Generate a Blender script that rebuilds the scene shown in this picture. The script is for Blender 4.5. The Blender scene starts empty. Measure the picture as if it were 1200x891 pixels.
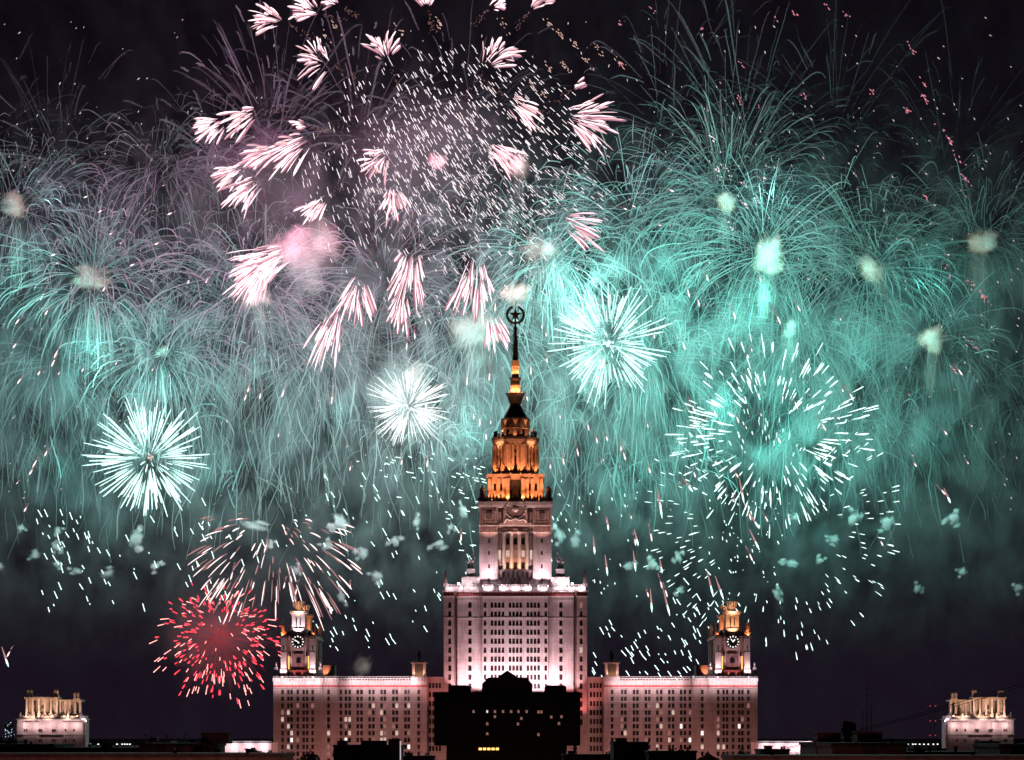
import bpy, math, random
from mathutils import Vector, Matrix

random.seed(7)
R = math.radians
sc = bpy.context.scene
col = sc.collection

# ------------------------------------------------------------------ camera
CAMH = 40.0
HOR = 862.0                      # picture row of the horizon (1200 x 891 frame)
cam_d = bpy.data.cameras.new("camera")
cam = bpy.data.objects.new("camera", cam_d)
col.objects.link(cam)
cam.location = (0, 0, CAMH)
cam.rotation_euler = (R(90), 0, 0)
cam_d.sensor_width = 36
cam_d.lens = 75
cam_d.shift_y = (HOR - 445.5) / 1200.0
cam_d.clip_start = 1
cam_d.clip_end = 60000
sc.camera = cam

# ------------------------------------------------------------------ night sky
w = bpy.data.worlds.new("World")
sc.world = w
w.use_nodes = True
nt = w.node_tree
bg = nt.nodes["Background"]
sky = nt.nodes.new("ShaderNodeTexSky")
sky.sky_type = 'NISHITA'
sky.sun_disc = False
sky.sun_elevation = R(-4)
sky.sun_rotation = R(200)
sky.altitude = 150
nt.links.new(sky.outputs[0], bg.inputs[0])
bg.inputs[1].default_value = 0.012
glow = nt.nodes.new("ShaderNodeBackground")     # city light on the night haze
glow.inputs[0].default_value = (0.0080, 0.0046, 0.0100, 1)
wc = nt.nodes.new("ShaderNodeTexCoord"); ws = nt.nodes.new("ShaderNodeSeparateXYZ")
wr = nt.nodes.new("ShaderNodeMapRange"); wr.inputs[1].default_value = 0.0; wr.inputs[2].default_value = 0.32
wr.inputs[3].default_value = 1.15; wr.inputs[4].default_value = 0.42
nt.links.new(wc.outputs["Generated"], ws.inputs[0]); nt.links.new(ws.outputs[2], wr.inputs[0])
nt.links.new(wr.outputs[0], glow.inputs[1])
add = nt.nodes.new("ShaderNodeAddShader")
nt.links.new(bg.outputs[0], add.inputs[0])
nt.links.new(glow.outputs[0], add.inputs[1])
nt.links.new(add.outputs[0], nt.nodes["World Output"].inputs[0])

sc.view_settings.view_transform = 'Standard'
sc.view_settings.look = 'None'
sc.view_settings.exposure = 0.0
sc.view_settings.gamma = 1.0
cy = sc.cycles
cy.max_bounces = 4
cy.diffuse_bounces = 1
cy.glossy_bounces = 1
cy.transmission_bounces = 2
cy.volume_bounces = 1
cy.transparent_max_bounces = 32
cy.sample_clamp_indirect = 2.0
cy.sample_clamp_direct = 30.0
cy.use_denoising = True
cy.volume_step_rate = 0.4
cy.volume_max_steps = 64
cy.use_light_tree = True
cy.use_adaptive_sampling = True
cy.adaptive_threshold = 0.03

# ------------------------------------------------------------------ helpers
SC = 0.0004                      # metres per picture pixel per metre of distance
def X(px, Y=1000.0): return (px - 600.0) * SC * Y
def Z(py, Y=1000.0): return CAMH + (HOR - py) * SC * Y
def P(px, py, Y): return Vector((X(px, Y), Y, Z(py, Y)))

def tag(o, label=None, cat=None, group=None, kind=None):
    if label: o['label'] = label
    if cat: o['category'] = cat
    if group: o['group'] = group
    if kind: o['kind'] = kind
    return o

def empty(name, loc, label=None, cat=None, group=None):
    o = bpy.data.objects.new(name, None)
    o.empty_display_size = 2
    o.location = loc
    col.objects.link(o)
    return tag(o, label, cat, group)

class MB:
    def __init__(s): s.v = []; s.f = []; s.m = []
    def quad(s, a, b, c, d, m=0):
        n = len(s.v); s.v += [a, b, c, d]; s.f.append((n, n+1, n+2, n+3)); s.m.append(m)
    def box(s, x0, x1, y0, y1, z0, z1, m=0):
        if x0 > x1: x0, x1 = x1, x0
        if y0 > y1: y0, y1 = y1, y0
        if z0 > z1: z0, z1 = z1, z0
        n = len(s.v)
        s.v += [(x0,y0,z0),(x1,y0,z0),(x1,y1,z0),(x0,y1,z0),(x0,y0,z1),(x1,y0,z1),(x1,y1,z1),(x0,y1,z1)]
        for f in ((0,3,2,1),(4,5,6,7),(0,1,5,4),(1,2,6,5),(2,3,7,6),(3,0,4,7)):
            s.f.append(tuple(n+i for i in f)); s.m.append(m)
    def taper(s, cx, cy, hx0, hy0, z0, hx1, hy1, z1, m=0):
        n = len(s.v)
        for hx, hy, z in ((hx0,hy0,z0),(hx1,hy1,z1)):
            s.v += [(cx-hx,cy-hy,z),(cx+hx,cy-hy,z),(cx+hx,cy+hy,z),(cx-hx,cy+hy,z)]
        for f in ((0,3,2,1),(4,5,6,7),(0,1,5,4),(1,2,6,5),(2,3,7,6),(3,0,4,7)):
            s.f.append(tuple(n+i for i in f)); s.m.append(m)
    def lathe(s, cx, cy, prof, seg=16, m=0, a0=0.0):
        n = len(s.v)
        for r, z in prof:
            for k in range(seg):
                a = a0 + 2*math.pi*k/seg
                s.v.append((cx + r*math.cos(a), cy + r*math.sin(a), z))
        for i in range(len(prof)-1):
            for k in range(seg):
                k2 = (k+1) % seg
                s.f.append((n+i*seg+k, n+i*seg+k2, n+(i+1)*seg+k2, n+(i+1)*seg+k)); s.m.append(m)
        s.f.append(tuple(n+k for k in range(seg))[::-1]); s.m.append(m)
        s.f.append(tuple(n+(len(prof)-1)*seg+k for k in range(seg))); s.m.append(m)
    def poly(s, pts, y0, y1, m=0):
        """outline of (x, z) pushed from y0 to y1"""
        n = len(s.v); k = len(pts)
        s.v += [(x, y0, z) for x, z in pts] + [(x, y1, z) for x, z in pts]
        s.f.append(tuple(range(n, n+k))); s.m.append(m)
        s.f.append(tuple(range(n+2*k-1, n+k-1, -1))); s.m.append(m)
        for i in range(k):
            j = (i+1) % k
            s.f.append((n+i, n+k+i, n+k+j, n+j)); s.m.append(m)
    def tube(s, pts, rad, seg=3, m=0, cap=True):
        n = len(s.v); L = len(pts)
        d = (pts[-1] - pts[0])
        if d.length < 1e-6: return
        up = Vector((0, 1, 0)) if abs(d.normalized().y) < .9 else Vector((1, 0, 0))
        for i, p in enumerate(pts):
            t = (pts[min(i+1, L-1)] - pts[max(i-1, 0)])
            if t.length < 1e-9: t = d
            t = t.normalized()
            a = t.cross(up).normalized(); b = t.cross(a)
            r = rad[i] if isinstance(rad, (list, tuple)) else rad
            for k in range(seg):
                q = 2*math.pi*k/seg
                s.v.append(tuple(p + a*(r*math.cos(q)) + b*(r*math.sin(q))))
        for i in range(L-1):
            for k in range(seg):
                k2 = (k+1) % seg
                s.f.append((n+i*seg+k, n+i*seg+k2, n+(i+1)*seg+k2, n+(i+1)*seg+k)); s.m.append(m)
        if cap:
            s.f.append(tuple(n+k for k in range(seg))[::-1]); s.m.append(m)
            s.f.append(tuple(n+(L-1)*seg+k for k in range(seg))); s.m.append(m)
    def blob(s, cx, cy, cz, rx, ry, rz, m=0, seg=8, rings=6):
        prof = []
        n = len(s.v)
        for i in range(rings+1):
            a = math.pi*i/rings
            for k in range(seg):
                b = 2*math.pi*k/seg
                s.v.append((cx+rx*math.sin(a)*math.cos(b), cy+ry*math.sin(a)*math.sin(b), cz-rz*math.cos(a)))
        for i in range(rings):
            for k in range(seg):
                k2 = (k+1) % seg
                s.f.append((n+i*seg+k, n+i*seg+k2, n+(i+1)*seg+k2, n+(i+1)*seg+k)); s.m.append(m)
    def mesh(s, name, mats, origin=(0,0,0), smooth=False):
        ox, oy, oz = origin
        me = bpy.data.meshes.new(name)
        me.from_pydata([(v[0]-ox, v[1]-oy, v[2]-oz) for v in s.v], [], s.f)
        if not isinstance(mats, (list, tuple)): mats = [mats]
        for m_ in mats: me.materials.append(m_)
        if len(mats) > 1: me.polygons.foreach_set("material_index", s.m)
        if smooth: me.polygons.foreach_set("use_smooth", [True]*len(s.f))
        me.update()
        return me
    def build(s, name, mats, parent=None, origin=None, smooth=False):
        if origin is None:
            origin = (0, 0, 0)
            q = parent
            while q is not None:
                origin = (origin[0]+q.location[0], origin[1]+q.location[1], origin[2]+q.location[2]); q = q.parent
        o = bpy.data.objects.new(name, s.mesh(name, mats, origin, smooth))
        col.objects.link(o)
        if parent is not None: o.parent = parent
        return o

def wloc(o):
    v = Vector((0, 0, 0))
    while o is not None: v += o.location; o = o.parent
    return v

# ------------------------------------------------------------------ materials
def newmat(name):
    m = bpy.data.materials.new(name); m.use_nodes = True
    return m, m.node_tree, m.node_tree.nodes["Principled BSDF"]

def stone(name, c1, c2, scale=0.25, rough=0.85, courses=None, bump=0.25):
    m, t, b = newmat(name)
    tc = t.nodes.new("ShaderNodeTexCoord")
    n1 = t.nodes.new("ShaderNodeTexNoise"); n1.inputs["Scale"].default_value = scale; n1.inputs["Detail"].default_value = 6
    t.links.new(tc.outputs["Object"], n1.inputs["Vector"])
    mp = t.nodes.new("ShaderNodeMapping"); mp.inputs["Scale"].default_value = (1.4, 1.4, 0.12)
    t.links.new(tc.outputs["Object"], mp.inputs["Vector"])
    n2 = t.nodes.new("ShaderNodeTexNoise"); n2.inputs["Scale"].default_value = 0.9; n2.inputs["Detail"].default_value = 4
    t.links.new(mp.outputs[0], n2.inputs["Vector"])
    ad = t.nodes.new("ShaderNodeMath"); ad.operation = 'ADD'
    t.links.new(n1.outputs[0], ad.inputs[0]); t.links.new(n2.outputs[0], ad.inputs[1])
    rp = t.nodes.new("ShaderNodeMapRange"); rp.inputs[1].default_value = 0.82; rp.inputs[2].default_value = 1.18
    t.links.new(ad.outputs[0], rp.inputs[0])
    mx = t.nodes.new("ShaderNodeMix"); mx.data_type = 'RGBA'
    mx.inputs[6].default_value = (*c1, 1); mx.inputs[7].default_value = (*c2, 1)
    t.links.new(rp.outputs[0], mx.inputs[0])
    out = mx.outputs[2]
    if courses:                                       # horizontal joints of the cladding
        sp = t.nodes.new("ShaderNodeSeparateXYZ"); t.links.new(tc.outputs["Object"], sp.inputs[0])
        mo = t.nodes.new("ShaderNodeMath"); mo.operation = 'PINGPONG'; mo.inputs[1].default_value = courses
        t.links.new(sp.outputs[2], mo.inputs[0])
        lt = t.nodes.new("ShaderNodeMath"); lt.operation = 'LESS_THAN'; lt.inputs[1].default_value = 0.06
        t.links.new(mo.outputs[0], lt.inputs[0])
        m2 = t.nodes.new("ShaderNodeMix"); m2.data_type = 'RGBA'; m2.blend_type = 'MULTIPLY'
        m2.inputs[7].default_value = (.6, .56, .56, 1)
        t.links.new(lt.outputs[0], m2.inputs[0]); t.links.new(out, m2.inputs[6])
        out = m2.outputs[2]
    t.links.new(out, b.inputs["Base Color"])
    b.inputs["Roughness"].default_value = rough
    bp = t.nodes.new("ShaderNodeBump"); bp.inputs["Strength"].default_value = bump; bp.inputs["Distance"].default_value = 0.3
    t.links.new(n1.outputs[0], bp.inputs["Height"]); t.links.new(bp.outputs[0], b.inputs["Normal"])
    return m

def plain(name, c, rough=0.6, metal=0.0):
    m, t, b = newmat(name)
    b.inputs["Base Color"].default_value = (*c, 1)
    b.inputs["Roughness"].default_value = rough
    b.inputs["Metallic"].default_value = metal
    n = t.nodes.new("ShaderNodeTexNoise"); n.inputs["Scale"].default_value = 1.5
    r = t.nodes.new("ShaderNodeMapRange"); r.inputs[3].default_value = max(.05, rough-.12); r.inputs[4].default_value = min(1, rough+.12)
    t.links.new(n.outputs[0], r.inputs[0]); t.links.new(r.outputs[0], b.inputs["Roughness"])
    return m

def emit(name, c, s, sample=False):
    m = bpy.data.materials.new(name); m.use_nodes = True
    t = m.node_tree; t.nodes.clear()
    e = t.nodes.new("ShaderNodeEmission"); e.inputs[0].default_value = (*c, 1); e.inputs[1].default_value = s
    o = t.nodes.new("ShaderNodeOutputMaterial"); t.links.new(e.outputs[0], o.inputs[0])
    m.cycles.emission_sampling = 'AUTO' if sample else 'NONE'
    return m

M = {}
M['wall']    = stone('pale_rose_cladding', (.46,.34,.34), (.64,.51,.51), .18, courses=2.1)
M['wall2']   = stone('wing_cladding', (.46,.32,.31), (.58,.44,.42), .18, courses=1.6)
M['trim']    = stone('white_limestone', (.60,.50,.50), (.74,.66,.65), .5)
M['frieze']  = stone('red_light_painted_frieze', (.30,.06,.06), (.42,.10,.10), .6)  # red light on the band below the cornices, put into the stone colour
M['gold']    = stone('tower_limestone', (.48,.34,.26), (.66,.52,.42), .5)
M['dark']    = stone('patinated_metal', (.035,.03,.03), (.07,.055,.05), .8, rough=.55)
M['relief']  = stone('carved_stone', (.16,.10,.11), (.28,.19,.20), 1.2)
M['bronze']  = plain('bronze', (.10,.07,.06), .5, .3)
M['statue']  = stone('weathered_sculpture_stone', (.28,.20,.20), (.42,.32,.32), 1.0)
M['black']   = plain('black_clock_enamel', (.01,.01,.01), .4)
M['whitep']  = emit('lit_clock_marks', (1,.93,.9), 1.3)
M['glass']   = plain('dark_window_glass', (.012,.009,.012), .3)
M['frame']   = plain('brown_window_frame', (.10,.05,.05), .6)
M['lit']     = emit('lit_window_warm', (1,.72,.60), .75)
M['lit2']    = emit('lit_window_dim', (.9,.42,.34), .34)
M['lit3']    = emit('lit_window_white', (1,.90,.86), 1.3)
M['lamp']    = emit('lamp_lens', (1,.86,.86), 6)
M['lampo']   = emit('lamp_lens_amber', (1,.45,.12), 3)
M['lampr']   = emit('mast_light_red', (1,.12,.1), .5)
M['libwall'] = stone('black_glass_cladding', (.012,.009,.010), (.02,.015,.016), .1, rough=.8)
M['libtrim'] = plain('charcoal_parapet', (.022,.017,.018), .7)
M['roof']    = stone('bitumen_roof', (.035,.018,.016), (.07,.035,.032), .2)
M['brickd']  = stone('dark_brick', (.10,.045,.04), (.18,.08,.07), .6)
M['steel']   = plain('dark_steel', (.03,.03,.03), .5, .6)
M['ground']  = stone('asphalt_and_grass', (.03,.035,.025), (.06,.055,.05), .02)
M['bark']    = plain('bark', (.03,.022,.018), .9)
M['leaf']    = stone('night_foliage', (.02,.03,.012), (.05,.06,.03), .8)
M['halop']   = emit('spark_white', (1,.95,.93), 5)

# ------------------------------------------------------------------ ground
g = MB(); g.box(-9000, 9000, -300, 26000, -0.5, 0)
tag(g.build('ground', M['ground']), kind='structure')

# ------------------------------------------------------------------ lights helper
LSCALE = 1.0
def lightobj(name, kind, loc, color, power, parent=None, target=None, size=0.3, angle=90, blend=.6):
    d = bpy.data.lights.new(name, kind)
    d.color = color; d.energy = power * LSCALE
    d.shadow_soft_size = size
    if kind == 'SPOT': d.spot_size = R(angle); d.spot_blend = blend
    o = bpy.data.objects.new(name, d)
    col.objects.link(o)
    o.location = loc
    if parent is not None:
        o.parent = parent; o.location = Vector(loc) - wloc(parent)
    if target is not None:
        o.rotation_euler = (Vector(target) - Vector(loc)).to_track_quat('-Z', 'Y').to_euler()
    return o

FLOOD = None
def flood(loc, target, color, power, parent, angle=110, lens='lamp', s=.35, fixture=True):
    """a floodlight: housing, bracket and glowing lens, with its own lamp just ahead of the lens"""
    loc = Vector(loc); d = (Vector(target)-loc).normalized()
    if fixture:
        mb = MB()
        mb.box(-s, s, -s*.7, s*.7, -s, s, 0)
        mb.box(-s*.15, s*.15, -s*.15, s*.15, -s*2, -s, 0)
        mb.box(-s*.85, s*.85, -s*.72-.02, -s*.7-.005, -s*.85, s*.85, 1)
        ob = bpy.data.objects.new('floodlight', mb.mesh('floodlight', [M['steel'], M[lens]]))
        col.objects.link(ob); ob.parent = parent
        ob.location = loc - wloc(parent)
        ob.rotation_euler = (math.asin(max(-1, min(1, -d.z)))*0.0, 0, 0)
    lightobj('floodlight_beam', 'SPOT', loc + d*(s*1.3) + Vector((0, 0, .3)), color, power, parent, target, .3, angle)

# ------------------------------------------------------------------ windows
_wm = {}
def window_mesh(wd, ht, kind):
    k = (round(wd, 2), round(ht, 2), kind)
    if k not in _wm:
        mb = MB()
        mb.quad((-wd/2,0,-ht/2),(wd/2,0,-ht/2),(wd/2,0,ht/2),(-wd/2,0,ht/2),0)
        f = .07
        mb.box(-f/2,f/2,-.06,-.01,-ht/2,ht/2,1)
        mb.box(-wd/2,-f/2,-.05,-.012,ht*.2-f/2,ht*.2+f/2,1)
        mb.box(f/2,wd/2,-.05,-.012,ht*.2-f/2,ht*.2+f/2,1)
        _wm[k] = mb.mesh('window', [M[{'d':'glass','w':'lit','r':'lit2','b':'lit3'}[kind]], M['frame']])
    return _wm[k]

LIGHT_LABEL = {'w': 'window glowing warm white', 'r': 'window with dim reddish light behind its curtain', 'b': 'brightly lit window'}
def facade(name, mat, parent, px0, px1, py0, pyb, Y, depth, cols, rows, ww, wh, lit=None, rec=.45, cap=100, mb=None, stats=None):
    """One wall section: front face with real openings, reveals, body behind; windows become children of it."""
    x0, x1, z1, z0 = X(px0,Y), X(px1,Y), Z(py0,Y), (0 if pyb is None else Z(pyb,Y))
    cx = [X(c,Y) for c in cols]; cz = [Z(r,Y) for r in rows]
    xs = sorted({x0, x1, *[c-ww/2 for c in cx], *[c+ww/2 for c in cx]})
    zs = sorted({z0, z1, *[c-wh/2 for c in cz], *[c+wh/2 for c in cz]})
    mb = MB()
    def inwin(x, z):
        return any(abs(x-c) < ww/2 for c in cx) and any(abs(z-c) < wh/2 for c in cz)
    for i in range(len(xs)-1):
        for j in range(len(zs)-1):
            if not inwin((xs[i]+xs[i+1])/2, (zs[j]+zs[j+1])/2):
                mb.quad((xs[i],Y,zs[j]),(xs[i+1],Y,zs[j]),(xs[i+1],Y,zs[j+1]),(xs[i],Y,zs[j+1]))
    for c in cx:
        for d in cz:
            a,b,e,f = c-ww/2, c+ww/2, d-wh/2, d+wh/2
            mb.quad((a,Y,e),(a,Y+rec,e),(a,Y+rec,f),(a,Y,f)); mb.quad((b,Y+rec,e),(b,Y,e),(b,Y,f),(b,Y+rec,f))
            mb.quad((a,Y+rec,f),(b,Y+rec,f),(b,Y,f),(a,Y,f)); mb.quad((a,Y,e),(b,Y,e),(b,Y+rec,e),(a,Y+rec,e))
            mb.box(a-.12,b+.12,Y-.18,Y-.003,e-.22,e-.02)       # sill
    mb.box(x0, x1, Y+rec+.12, Y+depth, z0, z1)
    r2 = Y+rec+.12
    mb.quad((x0,r2,z0),(x0,Y,z0),(x0,Y,z1),(x0,r2,z1)); mb.quad((x1,Y,z0),(x1,r2,z0),(x1,r2,z1),(x1,Y,z1))
    mb.quad((x0,Y,z1),(x1,Y,z1),(x1,r2,z1),(x0,r2,z1))
    o = mb.build(name, M[mat], parent)
    base = wloc(o)
    k = 0; rest = {}
    lit = lit or {}
    order = sorted([(i,j) for i in range(len(cx)) for j in range(len(cz))], key=lambda t: (0 if t in lit else 1, t[1]))
    for i, j in order:
        kd = lit.get((i,j),'d')
        if k < cap:
            wo = bpy.data.objects.new('window', window_mesh(ww, wh, kd)); col.objects.link(wo)
            wo.parent = o; wo.location = Vector((cx[i], Y+rec-.03, cz[j])) - base
            if kd in LIGHT_LABEL: wo['label'] = LIGHT_LABEL[kd]
            k += 1
        else:
            rest.setdefault(0, []).append((cx[i], cz[j]))
    if rest:
        rb = MB(); f = .07
        for a, d in rest[0]:
            y = Y+rec-.03
            rb.quad((a-ww/2,y,d-wh/2),(a+ww/2,y,d-wh/2),(a+ww/2,y,d+wh/2),(a-ww/2,y,d+wh/2),0)
            rb.box(a-f/2,a+f/2,y-.06,y-.01,d-wh/2,d+wh/2,1)
        tag(rb.build('window', [M['glass'], M['frame']], o), kind='stuff')
    return o

def balustrade(mb, px0, px1, py, Y, h=1.1, step=1.2):
    x0, x1, z = X(px0,Y), X(px1,Y), Z(py,Y)
    mb.box(x0,x1,Y,Y+.35,z+h-.22,z+h)
    mb.box(x0,x1,Y,Y+.35,z,z+.18)
    n = max(2,int((x1-x0)/step))
    for i in range(n+1):
        x = x0+(x1-x0)*i/n
        mb.box(x-.13,x+.13,Y+.05,Y+.3,z+.181,z+h-.221)

# ------------------------------------------------------------------ the university building
UB = empty('university_building', (X(604), 1000, 0),
           'floodlit rose stone skyscraper with tiered central tower, star spire and two clock tower wings', 'building')
mir = lambda p: 1208.0 - p
ROWC = [709.3+10.55*i for i in range(14)]
ROWW = [811+8.05*i for i in range(13)]

# central block ----------------------------------------------------
CC = [568.4]+[576.5,580.8,585.1,589.4]+[597.7,601.9,606.1,610.3]+[618.6,622.8,627.0,631.2]+[639.6]
facade('central_bay','wall',UB,565,642.5,697,None,1000,40,CC,ROWC,1.15,2.5)
for s in (0,1):
    f = (lambda p: p) if s==0 else mir
    a,b = sorted((f(536),f(565)))
    facade('shoulder_wall','wall',UB,a,b,697,None,1001.5,38,[f(550.7)],ROWC,1.5,2.6)
    a,b = sorted((f(532),f(536)))
    q = MB(); q.box(X(a,1005),X(b,1005),1005,1038,0,Z(697,1005)); q.build('recess_wall',M['wall2'],UB)
    a,b = sorted((f(520),f(532)))
    lit = {} if s==0 else {(0,0):'r',(0,5):'w'}
    facade('corner_pylon','wall2',UB,a,b,697,None,1000.3,38,[f(527)],ROWC,1.3,2.6,lit)
# string course
q = MB()
q.box(X(565)-.15,X(642.5)+.15,999.85,999.99,Z(724.6),Z(723.8))
for f in (lambda p:p, mir):
    a,b = sorted((f(536.2),f(564.6))); q.box(X(a),X(b),1001.35,1001.49,Z(724.6),Z(723.8))
    a,b = sorted((f(520),f(532))); q.box(X(a),X(b),1000.15,1000.29,Z(724.6),Z(723.8))
q.build('string_course',M['trim'],UB)
# frieze, cornice and parapet
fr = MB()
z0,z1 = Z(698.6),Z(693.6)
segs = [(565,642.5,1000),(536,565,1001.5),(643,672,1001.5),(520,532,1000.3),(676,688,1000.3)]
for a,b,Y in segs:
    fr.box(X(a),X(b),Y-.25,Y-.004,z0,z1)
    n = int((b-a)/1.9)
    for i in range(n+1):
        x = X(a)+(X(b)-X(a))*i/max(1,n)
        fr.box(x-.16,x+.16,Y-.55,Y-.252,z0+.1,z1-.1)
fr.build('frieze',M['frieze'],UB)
co = MB()
for a,b,Y in segs:
    co.box(X(a)-.7,X(b)+.7,Y-1.5,Y+2,Z(693.6)+.01,Z(692.2))
    co.box(X(a)-.3,X(b)+.3,Y-.9,Y+2,Z(699.6),Z(698.7))
    n = int((b-a)/3.0)
    for i in range(n):
        x = X(a)+(X(b)-X(a))*(i+.5)/n
        co.box(x-.25,x+.25,Y-1.3,Y-.26,Z(694.4),Z(693.6))
co.build('cornice',M['trim'],UB)
pa = MB()
pa.box(X(521),X(687),1002.2,1036,Z(697)+.01,Z(688.6))
pa.box(X(521),X(687),999.6,1001.0,Z(692.2)+.01,Z(688.2))
for i in range(27):
    x = X(523+162*i/26); pa.box(x-.35,x+.35,999.2,999.59,Z(692.0),Z(687.4))
balustrade(pa,521,687,688.1,999.8)
pa.build('parapet',M['trim'],UB)
for px in (522.4,mir(522.4)):
    rb = MB(); x = X(px); rb.box(x-1.1,x+1.1,999.7,1001.9,Z(688),Z(683.5)); rb.taper(x,1000.8,.75,.75,Z(683.5),.45,.45,Z(671)); rb.taper(x,1000.8,.45,.45,Z(671),.05,.05,Z(667)); rb.build('obelisk',M['statue'],UB)

# sculpture groups on the roof
def sculpture(px, s, parent=UB):
    x = X(px,1003); y = 1003.5
    p = MB(); p.box(x-4.2,x+4.2,y-2.5,y+2.5,Z(688,1003),Z(676.5,1003)); p.box(x-2.4,x+2.4,y-1.6,y+1.6,Z(676.5,1003),Z(674.5,1003))
    p.box(x-3.6,x+3.6,y-2.2,y+2.2,Z(676.5,1003)+.01,Z(675.8,1003)); p.box(x-2,x+2,y-1.4,y+1.4,Z(674.5,1003),Z(667,1003)); 
    for k in (-1,1): p.box(x+k*3.4-.5,x+k*3.4+.5,y-2.9,y-2.51,Z(688,1003),Z(677.5,1003))
    ped = p.build('sculpture_pedestal',M['trim'],parent)
    q = MB(); zb = Z(667,1003)
    for dx, hh, lean in ((-.95*s,5.4,-.35*s),(.75*s,6.0,.3*s)):
        # striding figure: legs, torso, head, raised arm
        hip = Vector((x+dx+lean*.4,y,zb+hh*.48)); sh = Vector((x+dx+lean,y,zb+hh*.8))
        q.tube([Vector((x+dx-.5,y,zb)),Vector((x+dx-.35,y-.2,zb+hh*.25)),hip],[.28,.32,.42],6)
        q.tube([Vector((x+dx+.55,y,zb)),Vector((x+dx+.45,y-.2,zb+hh*.25)),hip],[.28,.32,.42],6)
        q.tube([hip,(hip+sh)/2,sh],[.5,.58,.66],8)
        q.blob(sh.x,sh.y,sh.z+.75,.33,.36,.42)
        q.tube([sh,sh+Vector((.7*s,-.2,.2)),sh+Vector((1.0*s,-.3,1.5))],[.25,.2,.14],6)
        q.tube([sh,sh+Vector((-.8*s,-.1,-.7)),sh+Vector((-.3*s,-.4,-1.4))],[.25,.2,.14],6)
        q.tube([hip+Vector((0,.2,.1)),Vector((x+dx,y+.3,zb+.4))],[.55,.75],6)
    q.tube([Vector((x-.1,y,zb+3)),Vector((x+.2*s,y,zb+9))],[.12,.08],5)
    q.tube([Vector((x+.2*s,y,zb+8.5)),Vector((x+1.3*s,y,zb+7.7)),Vector((x+1.2*s,y,zb+6.8))],[.08,.5,.2],5)
    q.build('sculpture',M['statue'],ped,smooth=True)
sculpture(551.6,1); sculpture(mir(551.6),-1)

# tower shaft ------------------------------------------------------
YS = 1004.0
def tw(name, mat): return name
for s in (0,1):
    f = (lambda p: p) if s==0 else mir
    a,b = sorted((f(561.7),f(583.2)))
    lit={}
    facade('tower_pier','wall',UB,a,b,589,688.5,YS,33,[f(573)],[621,633.9,648.2,663.7,680.0],.75,1.9,lit)
q = MB(); q.box(X(583.2,1008),X(624.8,1008),1008,1036,Z(688.5,1008),Z(589,1008))
# stepped reveals beside the recess
for f in (lambda p:p, mir):
    a,b = sorted((f(583.3),f(587.5))); q.box(X(a,1006),X(b,1006),1006,1007.99,Z(688.5,1006),Z(600,1006))
q.build('tower_core',M['wall2'],UB)
facade('tower_bay','wall2',UB,588,620,624,668,1006.4,1.5,[595,604,613],[634.6,649.0,662.7],1.5,3.0,{(0,1):'w',(1,1):'r',(2,1):'w'},rec=.4)
for px in (590.5,599.5,608.5,617.5):
    q = MB(); q.tube([Vector((X(px,1005),1005.2,Z(668,1005))),Vector((X(px,1005),1005.2,Z(626,1005)))],[.75,.68],10)
    q.box(X(px,1005)-.9,X(px,1005)+.9,1004.3,1006.3,Z(626,1005),Z(624.5,1005)); q.build('pilaster',M['trim'],UB)
# lit narrow windows beside
for px in (585.6, mir(585.6)):
    m_ = MB(); m_.box(-.55,.55,0,.1,-2.2,2.2)
    o = bpy.data.objects.new('window', m_.mesh('window',M['lit'])); col.objects.link(o); o.parent=UB
    o['label']='tall narrow window glowing yellow'; o.location = Vector((X(px,1005),1005.85,Z(650,1005)))-UB.location
# loggia
q = MB()
q.box(X(584,1004.6),X(624,1004.6),1004.6,1006.3,Z(669.5,1004),Z(667.6,1004))
for i in range(7):
    px = 587.5+5.5*i
    q.tube([Vector((X(px,1004.6),1005.3,Z(688,1005))),Vector((X(px,1004.6),1005.3,Z(669.5,1005)))],[.55,.48],8)
q.build('loggia',M['relief'],UB)
# bands, reliefs and cornices on the shaft
q = MB()
q.box(X(561.2,YS),X(646.8,YS),YS-.5,YS-.01,Z(624.6,YS),Z(623.6,YS))
q.box(X(561.2,YS),X(646.8,YS),YS-.6,YS-.01,Z(617.0,YS),Z(615.4,YS))
q.box(X(560.2,YS),X(647.8,YS),YS-1.4,YS+34,Z(592.6,YS),Z(588.2,YS))
q.box(X(561,YS),X(647,YS),YS-.8,YS+33,Z(594.6,YS),Z(592.7,YS))
for f in (lambda p:p, mir):
    a,b = sorted((f(562.5),f(582.5)))
    q.box(X(a,YS),X(b,YS),YS-.35,YS-.01,Z(681,YS),Z(680.2,YS))
q.build('cornice',M['trim'],UB)
for a_,b_ in ((563,582),(626,645)):
    q = MB(); q.box(X(a_,YS),X(b_,YS),YS-.12,YS-.01,Z(623.2,YS),Z(617.4,YS))
    for i in range(6):
        px = a_+2+(b_-a_-4)*i/5
        q.box(X(px,YS)-.5,X(px,YS)+.5,YS-.4,YS-.12,Z(622.6,YS),Z(618,YS))
    q.build('frieze',M['relief'],UB)
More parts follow.
